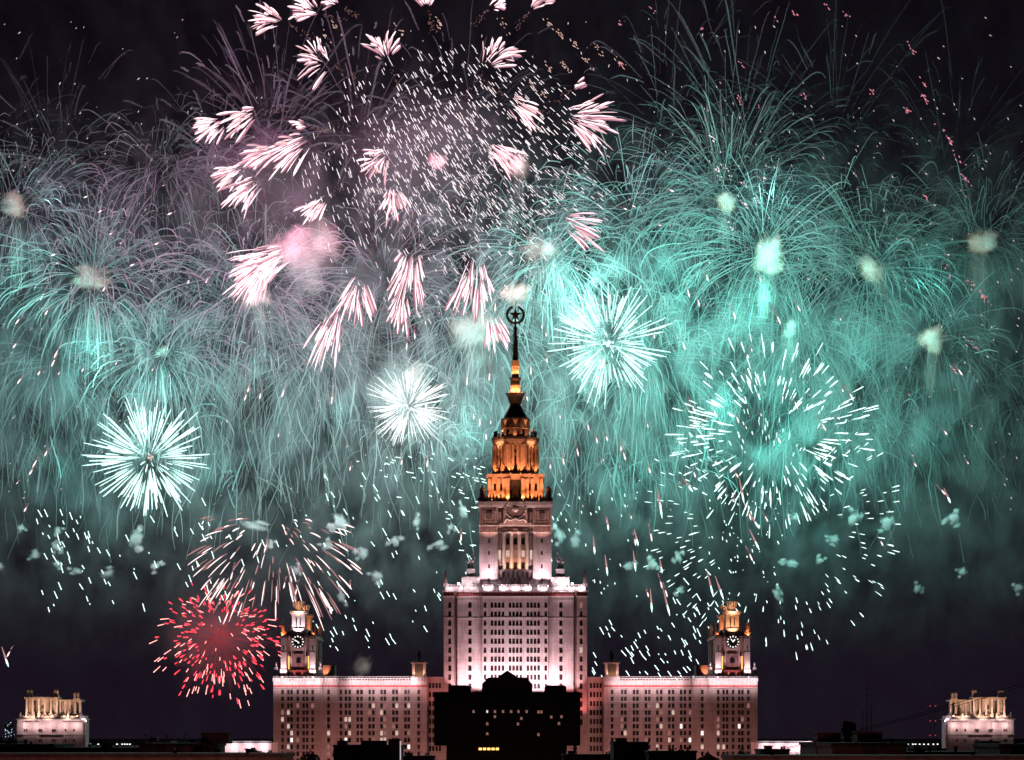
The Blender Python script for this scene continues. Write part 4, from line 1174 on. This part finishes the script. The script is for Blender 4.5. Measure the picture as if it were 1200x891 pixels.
TU=[(340,30,160,42,75,11,'at the top left, upper one beside the frame top'),(378,16,165,34,60,12,'at the top edge, second from the left'),
(402,8,150,24,70,8,'cut by the top edge, third from the left'),(392,78,155,42,130,11,'shaped like a small star under the top left tufts'),
(456,73,112,36,85,10,'opening upwards left of the silver rain'),(308,132,192,42,38,11,'pointing left, uppermost of the left side bunch'),
(270,141,200,40,52,11,'pointing left, outermost of the left side bunch'),(372,158,207,58,42,14,'broad, sweeping down left from the silver rain'),
(332,172,200,46,42,12,'in the middle of the left side bunch'),(293,194,202,42,44,11,'at the lower left of the left side bunch'),
(312,206,214,48,44,13,'lowest of the left side bunch'),(364,148,172,22,26,4,'small, of four petals, inside the left side bunch'),
(459,176,215,36,95,9,'small, inside the left half of the silver rain'),(462,212,265,40,72,11,'hanging below the small one in the silver rain'),
(384,230,222,32,50,10,'small and rounded below the left side bunch'),(502,14,105,26,60,8,'cut by the top edge above the silver rain'),
(572,12,40,26,60,7,'cut by the top edge, right of the middle one'),(620,14,48,30,55,8,'cut by the top edge, rightmost'),
(566,84,52,48,80,10,'opening up right at the top of the silver rain'),(590,112,325,44,40,12,'pointing down right at the upper right of the silver rain'),
(648,133,346,62,80,15,'largest on the right side, fanned wide'),(568,164,318,40,48,10,'pointing down right in the right half of the silver rain'),
(668,106,32,20,12,2,'tiny, of two petals, above the right side fan'),(348,288,208,66,46,24,'dense and blazing beside the pink smoke cloud'),
(322,300,222,52,60,20,'glowing low under the blazing one'),
(426,316,250,50,62,12,'hanging above the silver starburst, left one'),(483,284,265,56,52,15,'hanging in the middle under the silver rain'),
(401,352,246,60,26,11,'long and narrow, hanging lowest at the left'),(476,338,250,40,46,9,'hanging just below the middle hanging tuft'),
(556,292,272,66,44,13,'long, hanging left of the spire top'),(572,362,290,46,40,9,'faint, glowing through the cream smoke beside the star'),
(645,252,335,58,48,9,'pointing right beside the pink puff above the spire')]
for i,a in enumerate(TU): tuft(*a,i)

# silver rain inside the great shell
t=empty('silver_rain_firework',P(530,220,FY),'field of fine slanting silver dashes inside the ring of rose tufts','firework')
q=MB(); rn=random.Random(41)
n_=0
while n_<1400:
    px=rn.gauss(540,92); py=rn.gauss(190,82)
    if ((px-530)/185)**2+((py-215)/165)**2>1: continue
    if px<420 and py<90: continue
    if rn.random()<.45 and py>260: continue
    Y=FY+rn.uniform(-70,70); an=R(-70+ (px-400)/280*30+rn.uniform(-4,4)); L=rn.uniform(2.5,8.5)*SC*Y
    a=P(px,py,Y); b=a+Vector((math.cos(an),0,math.sin(an)))*L
    w_=rn.uniform(.15,.27); q.tube([a,b],[w_,w_],4); n_+=1
tag(q.build('sparks',E['rain'],t),kind='stuff')

# small pink glitter at upper right
def glitter(name,spots,label,seed,mat,spread=6,n=14,ln=(1,3),an=-45):
    t=empty(name,P(spots[0][0],spots[0][1],FY),label,'firework'); q=MB(); rn=random.Random(seed)
    for (px,py,m_) in spots:
        for i in range(int(n*m_)):
            Y=FY+rn.uniform(-8,8); u=rn.gauss(0,1)
            a=P(px+u*spread*.5+rn.gauss(0,1.4),py+u*spread*.7+rn.gauss(0,1.4),Y); an_=R(an+rn.uniform(-15,15)); L=rn.uniform(*ln)*k_
            q.tube([a,a+Vector((math.cos(an_),0,math.sin(an_)))*L],[.30,.2],4)
    tag(q.build('sparks',mat,t),kind='stuff')
E['glit']=emit('pink_glitter',(1,.32,.42),1.0)
glitter('glitter_firework',[(1068,55,.8),(1080,95,.6),(1083,115,1.6),(1063,128,.9),(1100,145,.4),(1112,165,1.4),(1122,185,.8),(1130,208,1.4),(1085,232,.8),(1128,228,.3),(1112,320,.6),(1135,330,.8),(1153,348,1.8),(1140,405,.9),(1120,435,.8)],'line of pink crackling sparks bending down the right side','61' and 61,E['glit'],5,9)
glitter('glitter_firework',[(762,10,.5),(725,28,.5),(865,115,.8),(868,75,.5),(930,15,.7),(968,8,.6),(991,18,.5),(1022,107,.9),(942,113,.8),(823,35,.4),(727,75,.8),(890,125,.3),(909,22,.3)],'loose pink crackles scattered high above the right arcs',62,E['glit'],3,8)
E['glit2']=emit('peach_glitter',(1,.62,.52),.8)
glitter('glitter_firework',[(640,25,1),(655,38,1),(662,78,1.2),(672,50,1),(688,72,1),(700,58,.9),(620,95,.8),(636,110,.8),(642,80,.8),(728,75,.8),(470,36,.8),(515,28,1.2),(590,30,.7),(380,42,.8),(392,30,.7)],'peach crackling sparks trailing between the top tufts',63,E['glit2'],6,12)
glitter('glitter_firework',[(835,162,1.2),(840,200,1.2),(852,200,.8),(872,238,1.2),(857,265,.7),(880,225,.9),(790,203,.3)],'small white slanting crackles above the upper right puff',64,E['rain'],7,10,(1,2.6),-50)

# falling rose comets
COM=[(30,455,6),(88,450,6)]
q=MB(); q2=MB(); rn=random.Random(51)
t=empty('falling_comets',P(600,430,FY),'short rose comets with brushed tails falling all over the teal smoke','firework')
pts_=[]
man=[(15,408),(20,450),(44,440),(60,430),(28,600),(34,557),(38,548),(52,535),(63,420),(47,352),(52,370),(98,232),(115,249),(128,275),(152,312),(120,342),(196,252),(181,287),(220,333),(241,332),(18,380),(60,300),(290,460),(286,470),(304,468),(330,466),(270,680),(388,474),(470,545),(500,548),(555,492),(562,500),(570,516),(573,447),(547,452),(580,365),(472,390),(476,411),(486,398),(618,470),(622,440),(608,478),(640,395),(690,505),(700,520),(712,517),(733,540),(728,528),(678,535),(661,545),(645,550),(762,555),(775,595),(712,615),(776,690),(745,640),(764,635),(803,410),(820,360),(862,375),(808,349),(830,330),(880,450),(866,496),(840,490),(815,485),(968,505),(935,480),(840,545),(815,560),(865,560),(915,520),(880,610),(900,612),(882,658),(760,700),(782,700),(893,290),(775,265),(790,225),(870,215),(898,210),(745,243),(735,246),(915,380),(938,365),(1000,470),(1035,640),(1108,580),(1110,510),(1128,440),(8,770),(540,635),(548,690),(332,690),(345,700),(410,690)]
for (px,py) in man: pts_.append((px,py,rn.uniform(7,15)))
for i in range(70): pts_.append((rn.uniform(0,1150),rn.uniform(210,640),rn.uniform(3,8)))
for (px,py,L) in pts_:
    Y=FY+rn.uniform(-90,40); k=SC*Y
    an=R(-90+(px-560)/600*38+rn.uniform(-6,6))
    if py<330: L*=.6; an=R(-25 if px>500 else -155)
    d=Vector((math.cos(an),0,math.sin(an))); h=P(px,py,Y)
    w_=.13*L*k**.9 if L<8 else 1.0*k*1.1
    w_=min(w_,1.35); L*=1.2
    q.tube([h-d*L*k*.55,h-d*L*k*.2,h],[w_*.35,w_*.85,w_*.15],5)
    for j in range(int(L*1.3)):
        a=h-d*L*k*rn.uniform(.3,1.25)+Vector((rn.uniform(-1,1)*w_*.8,0,0)); q2.tube([a,a+d.lerp(Vector((-1,0,-.6)),.5)*rn.uniform(.7,1.6)],[.16,.1],3)
tag(q.build('sparks',E['comet'],t),kind='stuff'); tag(q2.build('ember_tail',E['comett'],t),kind='stuff')

t=empty('spark_shower',P(600,300,FY),'countless tiny pale sparks sprinkled across the whole smoky sky','firework'); q=MB(); rn=random.Random(91)
for i in range(700):
    px=rn.uniform(0,1200); py=rn.uniform(120,600) if rn.random()<.8 else rn.uniform(20,200); Y=FY+rn.uniform(-80,0)
    if ((px-530)/190)**2+((py-215)/170)**2<1: continue
    an=R(-90+(px-600)/600*45+rn.uniform(-25,25)); l=rn.uniform(.8,3.2)*k_; a=P(px,py,Y); w_=rn.uniform(.16,.34)
    q.tube([a,a+Vector((math.cos(an),0,math.sin(an)))*l],[w_,w_*.7],4)
tag(q.build('sparks',emit('tiny_sparks',(1,.84,.80),.85),t),kind='stuff')
# long comets falling near the right side of the tower
t=empty('falling_streaks',P(780,690,FY-60),'dozen long pale streaks diving between spire tower and right clock tower','firework')
q=MB(); q2=MB()
for (x0,y0,x1,y1) in ((770,570,776,608),(773,655,776,672),(762,690,764,718),(777,690,785,722),(800,560,812,577),(828,667,836,700),(838,675,848,703),(742,645,745,670),(743,620,748,640),(711,605,713,622),(709,650,712,675),(877,600,890,620),(878,620,890,645),(866,560,872,590),(1106,572,1114,590),(2,758,10,782),(695,628,697,650)):
    a=P(x0,y0,FY-60); b=P(x1,y1,FY-60); q2.tube([a,a.lerp(b,.6)],[.2,.8],5); q.tube([a.lerp(b,.55),a.lerp(b,.8),b],[.4,.75,.1],5)
tag(q.build('sparks',E['mint'],t),kind='stuff'); tag(q2.build('ember_tail',E['comett'],t),kind='stuff')

# low fields of slanting white dashes
def dashes(name,label,region,n,seed,mat,an,L=(4,10)):
    t=empty(name,P(region[0][0],region[0][1],FY-60),label,'firework'); q=MB(); rn=random.Random(seed)
    for i in range(n):
        cx,cy_,sx,sy=rn.choice(region); px=cx+rn.uniform(-1,1)*sx; py=cy_+rn.uniform(-1,1)*sy
        Y=FY-60+rn.uniform(-30,30); a=P(px,py,Y); a_=R(an+rn.uniform(-10,10)); l=rn.uniform(*L)*k_
        if rn.random()<.2: l*=.3
        q.tube([a,a+Vector((math.cos(a_),0,math.sin(a_)))*l],[.33,.33],5)
    tag(q.build('sparks',mat,t),kind='stuff')
dashes('spark_shower','scattered slanting white dashes under the left starburst',[(100,670,55,50),(160,630,90,50),(220,680,90,60),(70,630,30,35)],85,71,E['mint'],-66)
dashes('spark_shower','scattered slanting white dashes between left clock tower and central tower',[(440,710,100,50),(400,720,60,40),(500,640,50,70),(450,590,80,40),(380,590,60,50)],95,72,E['mint'],-62)
dashes('spark_shower','steep slanting white dashes between central tower and right clock tower',[(760,770,60,28),(720,760,30,35),(800,740,60,40),(830,700,45,35),(800,760,45,30)],95,73,E['mint'],-58)
dashes('spark_shower','tiny mint dots right of the shaft and in a column below the large shell',[(880,660,45,60),(860,620,30,40),(690,590,60,30),(880,600,40,30),(700,640,60,60)],120,74,E['mint'],-75,(1.5,4))
dashes('spark_shower','small near level white dashes left of the tower shaft',[(490,545,75,15),(540,570,25,40),(470,560,60,25),(550,600,15,60)],62,75,E['mint'],-14,(2.5,6))

# ------------------------------------------------------------------ lamps of the sky: the bursts that light the smoke
def skylight(px,py,Y,c,p,s=8): lightobj('burst_and_fill_glow','POINT',P(px,py,Y),c,p,None,size=s)
PK=(1,.42,.55); 
BG=1.0
SK=.44
for (px,py,Y,c,p) in (
 (330,300,1590,(1,.48,.56),6e5),(330,150,1620,(1,.34,.72),34e5),(240,80,1650,(.8,.45,.85),11e5),(470,240,1600,(.9,.50,.78),12e5),(560,130,1640,(.75,.45,.8),8e5),(400,60,1620,(.9,.35,.55),1.6e5),
 (430,90,1700,(1,.35,.5),1.0e5),(575,375,1640,(1,.8,.72),2.5e5),
 (690,330,1710,(.28,1,.88),10e5),(790,320,1650,TEAL,11e5),(770,400,1650,TEAL,8e5),(900,360,1680,TEAL,9e5),(1020,420,1700,TEAL,4e5),(850,480,1720,TEAL,4e5),(960,560,1720,TEAL,3e5),
 (740,560,1740,TEAL,2.4e5),(1090,330,1720,TEAL,2.0e5),(1100,520,1750,TEAL,1.2e5),
 (20,330,1660,(.18,1,.88),3.5e5),(110,420,1650,(.18,1,.88),8e5),(200,440,1660,(.18,1,.88),4.5e5),(300,420,1680,(.22,1,.88),3.5e5),(90,560,1720,(.18,1,.88),2.6e5),(260,560,1740,(.25,1,.88),1.6e5),(390,480,1700,(.22,1,.9),3.0e5),(560,500,1720,(.25,1,.9),3e5),
 (420,610,1760,(.4,.9,.85),1.2e5),(620,620,1780,(.3,.9,.85),1.0e5),(900,230,1750,(.3,.85,.85),1.2e5),(60,230,1740,(.4,.8,.85),1.0e5),(400,740,1700,(1,.5,.6),4e4)):
    skylight(px,py,(1556 if Y<1705 else 1605) if c[1]>c[0] else 1500,c,p*SK,3)

# fill lamps added on the near side of the smoke to brighten the puffs
for (px,py,c,p) in ((60,600,(.75,1,.92),6e4),(170,600,(.8,1,.9),6e4),(300,590,(1,.75,.72),6e4),(400,620,(1,.8,.8),6e4),(500,590,(.8,1,.95),6e4),(660,590,(.7,1,.9),6e4),(780,620,(.7,1,.85),7e4),(930,620,(.7,1,.88),7e4),(1050,580,(.75,1,.9),6e4),(1150,640,(.8,1,.92),6e4),
    (40,280,(1,.68,.56),1.6e5),(120,300,(1,.72,.6),1.5e5),(345,255,(1,.6,.56),1.0e5),(520,220,(1,.7,.7),8e4),(615,310,(1,.55,.50),1.2e5),(560,400,(1,.68,.56),2.0e5),(860,260,(1,.7,.58),1.6e5),(920,330,(1,.72,.6),1.5e5),(1030,340,(1,.75,.62),1.6e5),(1130,320,(1,.62,.54),1.8e5),(1080,430,(1,.68,.58),1.5e5)):
    skylight(px,py,1500,(c[0]*.9,c[1],c[2]),p*.34,3)

# ------------------------------------------------------------------ willow trails
def smoke_mat(name,c,soft=False):
    m,t,b=newmat(name)
    b.inputs["Base Color"].default_value=(*c,1); b.inputs["Roughness"].default_value=1; b.inputs["Specular IOR Level"].default_value=0
    d=t.nodes.new("ShaderNodeBsdfDiffuse"); d.inputs[0].default_value=(*c,1)
    tr_=t.nodes.new("ShaderNodeBsdfTranslucent"); tr_.inputs[0].default_value=(*c,1)
    mx=t.nodes.new("ShaderNodeMixShader"); mx.inputs[0].default_value=.5
    t.links.new(d.outputs[0],mx.inputs[1]); t.links.new(tr_.outputs[0],mx.inputs[2])
    if not soft:
        t.links.new(mx.outputs[0],t.nodes["Material Output"].inputs[0]); return m
    tp=t.nodes.new("ShaderNodeBsdfTransparent"); m2=t.nodes.new("ShaderNodeMixShader"); m2.inputs[0].default_value=.42
    t.links.new(mx.outputs[0],m2.inputs[1]); t.links.new(tp.outputs[0],m2.inputs[2]); t.links.new(m2.outputs[0],t.nodes["Material Output"].inputs[0])
    return m
WS=smoke_mat('thin_white_smoke',(.40,.40,.40)); WSS=smoke_mat('soft_white_smoke',(.20,.20,.20),True)
def willow(mb,px,py,Y,S,n,rn,up=.0,fall=1.0,w_=.34,T=(1.3,2.6),wm=1.0):
    c=P(px,py,Y); k=SC*Y; kd=1.4; v0=S*k*kd; g=v0*kd*.13*fall
    for i in range(n):
        d=sphere_dir(rn); d.z=d.z*.8+up; d=d*rn.uniform(.55,1.1)
        v=d*v0; T1=rn.uniform(*T); t0=rn.uniform(.05,1.1); m=13; ww=w_*rn.choice((.45,.6,.8,1.0,1.5))*wm
        off=Vector((rn.gauss(0,1),rn.gauss(0,1),rn.gauss(0,1)))*S*k*.05
        pts=[]; ph=rn.random()*6
        for j in range(m+1):
            t=t0+(T1-t0)*j/m; e=1-math.exp(-kd*t)
            p=c+off+v*(e/kd)+Vector((0,0,-(g/kd*t-g/kd**2*e)))
            p+=Vector((math.sin(j*.8+ph),0,math.cos(j*.9+ph)))*.22
            if p.z<Z(582+45*math.sin(i*1.7),Y): break
            pts.append(p)
        if len(pts)>3:
            L=len(pts); mb.tube(pts,[ww*(.35+.65*math.sin(math.pi*(.12+.86*(q_+.5)/L))) for q_ in range(L)],3,cap=False)
rn=random.Random(101)
mb=MB()
for a in ((20,250,1640,130,300,.25),(108,330,1620,140,420,.2),(190,415,1640,120,340,.15),(60,420,1700,120,260,.1),(290,380,1680,140,300,.15),(300,340,1660,150,300,.2),(380,420,1700,130,280,.1),(450,330,1700,150,300,.15),(560,380,1680,140,300,.1),(190,200,1720,120,200,.2)):
    willow(mb,a[0],a[1],a[2],a[3],a[4],rn,a[5])
tag(mb.build('willow_trails',WS),'tangled teal lit willow smoke trails filling the left half of the sky','smoke trails',kind='stuff')
mb=MB()
for a in ((640,300,1660,140,300,.1),(740,260,1680,150,300,.2),(850,235,1660,150,420,.35),(900,300,1640,150,420,.2),(1020,312,1650,150,380,.2),(935,390,1680,130,320,.1),(1092,400,1680,120,240,.15),(1150,285,1680,130,260,.3),(760,420,1720,150,280,.1),(1000,470,1740,140,260,.0)):
    willow(mb,a[0],a[1],a[2],a[3],a[4],rn,a[5])
tag(mb.build('willow_trails',WS),'tangled teal lit willow smoke trails filling the right half of the sky','smoke trails',kind='stuff')
mb=MB()
for a in ((870,190,1640,170,200,.75),(980,170,1700,160,110,.7),(780,150,1700,150,110,.7),(1120,190,1720,150,70,.7),(60,190,1660,130,110,.6),(-10,170,1680,120,60,.6)):
    willow(mb,a[0],a[1],a[2],a[3],a[4],rn,a[5],1.0,.34,(.8,2.2),1.35)
tag(mb.build('fountain_trails',WSS),'thin grey arcs of smoke fountaining up at the top of the sky','smoke trails',kind='stuff')
mb=MB()
for a in ((320,170,1680,150,160,.7),(420,170,1700,150,120,.6),(260,190,1690,130,120,.4),(540,150,1720,140,100,.5)):
    willow(mb,a[0],a[1],a[2],a[3],a[4],rn,a[5],.9,.42,(.8,2.2),1.5)
tag(mb.build('fountain_trails',WSS),'thicker lilac smoke arcs behind the rose tufts','smoke trails',kind='stuff')
mb=MB()
for i in range(95):
    px=rn.uniform(0,1200); py=rn.uniform(240,560); 
    if rn.random()<.25: py=rn.uniform(200,330)
    willow(mb,px,py,rn.uniform(1610,1800),rn.uniform(50,105),34,rn,rn.uniform(0,.4),1.2,.36)
tag(mb.build('willow_trails',WS),'crisscross of small curling smoke arcs across the middle of the sky','smoke trails',kind='stuff')
# curtains of falling smoke threads
mb=MB(); rn=random.Random(202)
for i in range(2000):
    px=rn.uniform(-20,1220); 
    py=rn.gauss(500,60); Y=rn.uniform(1640,1900); L=rn.uniform(20,85); ww=rn.choice((.18,.28,.4,.6))
    a=P(px,py,Y); pts=[]; ph=rn.random()*6; sl=rn.gauss(0,.22)+(px-600)/600*.1
    for j in range(8):
        f_=j/7; pts.append(a+Vector((sl*L*k_*f_+math.sin(f_*4+ph)*1.6,0,-L*k_*f_)))
    pts=[p_ for p_ in pts if p_.z>Z(615+50*math.sin(i*2.3),Y)]
    if len(pts)>4: mb.tube(pts,[ww*(.3+.7*math.sin(math.pi*(j+.5)/8)) for j in range(len(pts))],3,cap=False)
tag(mb.build('falling_smoke_threads',WS),'fine curtain of downward smoke threads low in the sky','smoke trails',kind='stuff')

# ------------------------------------------------------------------ smoke bank (air full of firework smoke)
def smoke_volume():
    x1=820; y0,y1=1560,1900; z0,z1=20,760
    mb=MB(); mb.box(-x1,x1,y0,y1,z0,z1)
    m=bpy.data.materials.new('firework_smoke'); m.use_nodes=True; t=m.node_tree; t.nodes.clear()
    out=t.nodes.new("ShaderNodeOutputMaterial"); v=t.nodes.new("ShaderNodeVolumeScatter"); v.inputs["Color"].default_value=(.55,.55,.55,1); v.inputs["Anisotropy"].default_value=0.1
    tc=t.nodes.new("ShaderNodeTexCoord"); mp=t.nodes.new("ShaderNodeMapping"); mp.inputs["Scale"].default_value=(.045,.016,.028)
    t.links.new(tc.outputs["Object"],mp.inputs[0])
    n=t.nodes.new("ShaderNodeTexNoise"); n.inputs["Scale"].default_value=1; n.inputs["Detail"].default_value=4; n.inputs["Roughness"].default_value=.6; n.inputs["Distortion"].default_value=.6
    t.links.new(mp.outputs[0],n.inputs["Vector"])
    r=t.nodes.new("ShaderNodeMapRange"); r.inputs[1].default_value=.45; r.inputs[2].default_value=.64; r.inputs[3].default_value=.02; r.inputs[4].default_value=2.4
    t.links.new(n.outputs[0],r.inputs[0])
    s=t.nodes.new("ShaderNodeSeparateXYZ"); t.links.new(tc.outputs["Object"],s.inputs[0])
    # thin above and below the burst height
    up=t.nodes.new("ShaderNodeMapRange"); up.interpolation_type='SMOOTHSTEP'; up.inputs[1].default_value=540; up.inputs[2].default_value=320; up.inputs[3].default_value=.05; up.inputs[4].default_value=1; t.links.new(s.outputs[2],up.inputs[0])
    dn=t.nodes.new("ShaderNodeMapRange"); dn.interpolation_type='SMOOTHSTEP'; dn.inputs[1].default_value=85; dn.inputs[2].default_value=310; dn.inputs[3].default_value=.02; dn.inputs[4].default_value=1; t.links.new(s.outputs[2],dn.inputs[0])
    a=t.nodes.new("ShaderNodeMath"); a.operation='MULTIPLY'; t.links.new(up.outputs[0],a.inputs[0]); t.links.new(dn.outputs[0],a.inputs[1])
    b=t.nodes.new("ShaderNodeMath"); b.operation='MULTIPLY'; t.links.new(a.outputs[0],b.inputs[0]); t.links.new(r.outputs[0],b.inputs[1])
    c=t.nodes.new("ShaderNodeMath"); c.operation='MULTIPLY'; c.inputs[1].default_value=0.0021; t.links.new(b.outputs[0],c.inputs[0])
    t.links.new(c.outputs[0],v.inputs["Density"]); t.links.new(v.outputs[0],out.inputs["Volume"])
    o=mb.build('smoke',m); tag(o,'thin teal and rose lit smoke bank hanging behind the building','smoke',kind='stuff')
smoke_volume()

# ------------------------------------------------------------------ smoke puffs
def puff_mat(name,c,dens):
    m=bpy.data.materials.new(name); m.use_nodes=True; t=m.node_tree; t.nodes.clear()
    out=t.nodes.new("ShaderNodeOutputMaterial"); v=t.nodes.new("ShaderNodeVolumeScatter"); v.inputs["Color"].default_value=(*c,1); v.inputs["Anisotropy"].default_value=0.0
    tc=t.nodes.new("ShaderNodeTexCoord"); oi=t.nodes.new("ShaderNodeObjectInfo")
    mv=t.nodes.new("ShaderNodeMath"); mv.operation='MULTIPLY'; mv.inputs[1].default_value=50; t.links.new(oi.outputs["Random"],mv.inputs[0])
    n=t.nodes.new("ShaderNodeTexNoise"); n.noise_dimensions='4D'; n.inputs["Scale"].default_value=2.1; n.inputs["Detail"].default_value=3; t.links.new(tc.outputs["Object"],n.inputs["Vector"]); t.links.new(mv.outputs[0],n.inputs["W"])
    ln=t.nodes.new("ShaderNodeVectorMath"); ln.operation='LENGTH'; t.links.new(tc.outputs["Object"],ln.inputs[0])
    # billow: 1 - r + noise
    a=t.nodes.new("ShaderNodeMath"); a.operation='MULTIPLY_ADD'; a.inputs[1].default_value=1.45; a.inputs[2].default_value=-.74; t.links.new(n.outputs[0],a.inputs[0])
    b=t.nodes.new("ShaderNodeMath"); b.operation='SUBTRACT'; b.inputs[0].default_value=.62; t.links.new(ln.outputs["Value"],b.inputs[1])
    c2=t.nodes.new("ShaderNodeMath"); c2.operation='ADD'; t.links.new(a.outputs[0],c2.inputs[0]); t.links.new(b.outputs[0],c2.inputs[1])
    r=t.nodes.new("ShaderNodeMapRange"); r.inputs[1].default_value=0; r.inputs[2].default_value=.42; r.inputs[3].default_value=0; r.inputs[4].default_value=dens; t.links.new(c2.outputs[0],r.inputs[0])
    t.links.new(r.outputs[0],v.inputs["Density"]); t.links.new(v.outputs[0],out.inputs["Volume"])
    return m
PM={'s':puff_mat('pale_smoke',(.98,.98,.94),.34),'p':puff_mat('peach_smoke',(.90,.50,.40),.10),'t':puff_mat('tail_smoke',(.95,.80,.72),.009),'k':puff_mat('rose_smoke',(.95,.66,.58),.026),'c':puff_mat('cream_smoke',(.92,.72,.60),.04),'h':puff_mat('thin_red_smoke',(.9,.8,.8),.0013)}
mb=MB(); mb.blob(0,0,0,1.3,1.3,1.3,seg=16,rings=10)
PMESH={k:mb.mesh('smoke_puff',m_) for k,m_ in PM.items()}
PUFFY=1542.0
def puffobj(name,kind,px,py,rx,rz,parent=None,rot=0,Y=PUFFY):
    o=bpy.data.objects.new(name,PMESH[kind]); col.objects.link(o); k=SC*Y
    o.location=P(px,py,Y); o.scale=(rx*k,min(rx,rz)*k,rz*k); o.rotation_euler=(0,R(rot),0)
    if parent is not None: o.parent=parent; o.location=P(px,py,Y)-wloc(parent)
    return o
SMALL=[(25,619,8,9,'at the left edge above the spark shower'),(41,650,10,8,'second along the low left row'),(68,622,8,9,'upper one of a stack near the left edge'),(66,640,8,8,'middle of the left stack'),(67,661,8,8,'foot of the left stack'),(90,669,9,6,'small and flat, right of the left stack foot'),(126,672,14,8,'wide and flat below the left starburst'),(158,632,13,16,'tall, hanging under the mint starburst at left'),(182,664,11,9,'between left starburst and palm trails'),(298,617,24,9,'widest one, lying on top of the palm trails'),(317,638,8,10,'small, under the widest one'),(347,668,7,10,'small, just above the left clock tower'),(398,612,12,14,'glowing through the right of the palm trails'),(384,640,9,10,'behind the right part of the palm trails'),(425,648,8,10,'right of the palm trails'),(442,675,10,10,'halfway between left clock tower and central tower, low'),(463,635,9,11,'slanting, above the low one at midway'),(488,612,8,12,'tall, right of the midway ones'),(514,638,10,8,'just left of the sculpture on the roof corner'),(543,600,9,13,'close left of the tower shaft'),(528,618,6,8,'small, left of the one touching the shaft'),(656,628,9,12,'close right of the tower shaft'),(674,634,8,11,'second right of the tower shaft'),(736,664,11,8,'in the green between tower and right clock tower'),(765,661,9,11,'rounded, second in the green row'),(795,653,9,12,'upper one of two stacked in the green row'),(797,691,10,9,'lower one of two stacked in the green row'),(910,696,8,10,'right of and above the right clock tower'),(928,660,12,10,'left one under the widest sparse shell'),(961,657,9,8,'small one beside the left one under the sparse shell'),(932,606,8,8,'small, below the large mint shell'),(978,632,9,7,'slim, in the middle under the right arcs'),(1000,608,9,13,'tall, right below the large mint shell'),(1040,613,16,13,'large double one at the right below the large shell'),(1117,608,14,12,'forked one near the right edge'),(1128,670,10,9,'low one near the right edge'),(1075,690,6,9,'lowest small one at right'),(1194,689,9,7,'cut by the right edge'),(0,664,6,9,'cut by the left edge'),(400,700,6,9,'faint, right of the left clock tower top')]
for (px,py,rx,rz,wh) in SMALL:
    o=puffobj('smoke_puff','s',px,py,rx*1.05,rz*1.05,rot=random.uniform(-25,25))
    o.scale=tuple(v_*random.uniform(.8,1.25) for v_ in o.scale)
    if random.random()<.55:
        c_=bpy.data.objects.new('tail',PMESH['t']); col.objects.link(c_); c_.parent=o; c_.location=(random.uniform(-.3,.3),.2,-1.1); c_.scale=(.8,.8,1.5)
    for q_ in range(random.choice((1,2,2,3))):
        c_=bpy.data.objects.new('billow',PMESH['s']); col.objects.link(c_); c_.parent=o; a_=random.uniform(0,6.28); f_=random.uniform(.45,.75)
        c_.location=(.85*math.cos(a_),random.uniform(-.3,.3),.8*math.sin(a_)); c_.scale=(f_,f_,f_*random.uniform(.7,1.1))
    tag(o,'small pale smoke puff '+wh,'smoke puff','small pale smoke puffs low in the sky')
BIG=[(18,243,20,16,'p',95,'at the left edge, round with thin tail',0),(110,328,30,17,'p',110,'mushroom shaped over the left smoke trails',0),(190,412,11,9,'c',70,'small, cream, above the mint starburst at left',0),(358,292,44,40,'k',60,'biggest pink one beside the blazing tuft',0),(303,345,18,20,'k',40,'below the blazing tuft',0),(510,190,15,12,'p',0,'small round one inside the silver rain',20),(608,196,15,22,'p',40,'at the right of the silver rain',0),(630,290,26,22,'k',50,'pink, up right of the star',0),(604,344,20,16,'p',20,'directly above the star',0),(563,383,36,28,'c',60,'cream, glowing just left of the star',0),(487,436,14,18,'c',20,'on the shoulder of the silver starburst',0),(850,236,15,18,'p',60,'over the middle right arcs',0),(903,300,20,32,'p',80,'tall one right of the big starburst',8),(1021,314,14,26,'p',50,'leaning one in the right half',-28),(1149,285,22,20,'p',60,'mushroom shaped near the right edge',0),(1092,400,20,22,'p',60,'lower one near the right edge',0),(926,386,11,16,'c',40,'small glowing one at the top of the large mint shell',0),(424,778,13,20,'k',0,'slanting pink wisp above the left wing roof',40)]
for (px,py,rx,rz,kd,tail,wh,rot) in BIG:
    o=puffobj('smoke_cloud',kd,px,py,rx*1.3,rz*1.3,rot=rot,Y=1540 if rx<30 else 1575); tag(o,'soft peach smoke cloud '+wh if kd!='c' else 'soft pale smoke cloud '+wh,'smoke cloud','larger smoke clouds where shells broke')
    for q_ in range(3 if rx>30 else 2):
        c_=bpy.data.objects.new('billow',PMESH[kd]); col.objects.link(c_); c_.parent=o; a_=random.uniform(-.6,3.7); f_=random.uniform(.5,.8)
        c_.location=(.42*math.cos(a_),random.uniform(-.3,.3),.5*math.sin(a_)-(.3 if rz>rx else 0)); c_.scale=(f_,f_,f_)
    if tail:
        c_=bpy.data.objects.new('tail',PMESH['t']); col.objects.link(c_); c_.parent=o
        c_.matrix_parent_inverse=Matrix.Identity(4)
        c_.location=(0,.3,-(tail*.55)/(rz*1.3)); c_.scale=(.75,.9,tail*.85/(rz*1.3))
o=puffobj('smoke_cloud','h',255,745,125,115,Y=1600); tag(o,'thin reddish haze of smoke around the red burst','smoke cloud')
o=puffobj('smoke_cloud','h',500,180,190,150,Y=1590); tag(o,'wide thin violet smoke behind the field of silver dashes','smoke cloud')
o=puffobj('smoke_cloud','h',300,210,150,130,Y=1590); tag(o,'wide thin lilac smoke behind the left bunch of rose tufts','smoke cloud')
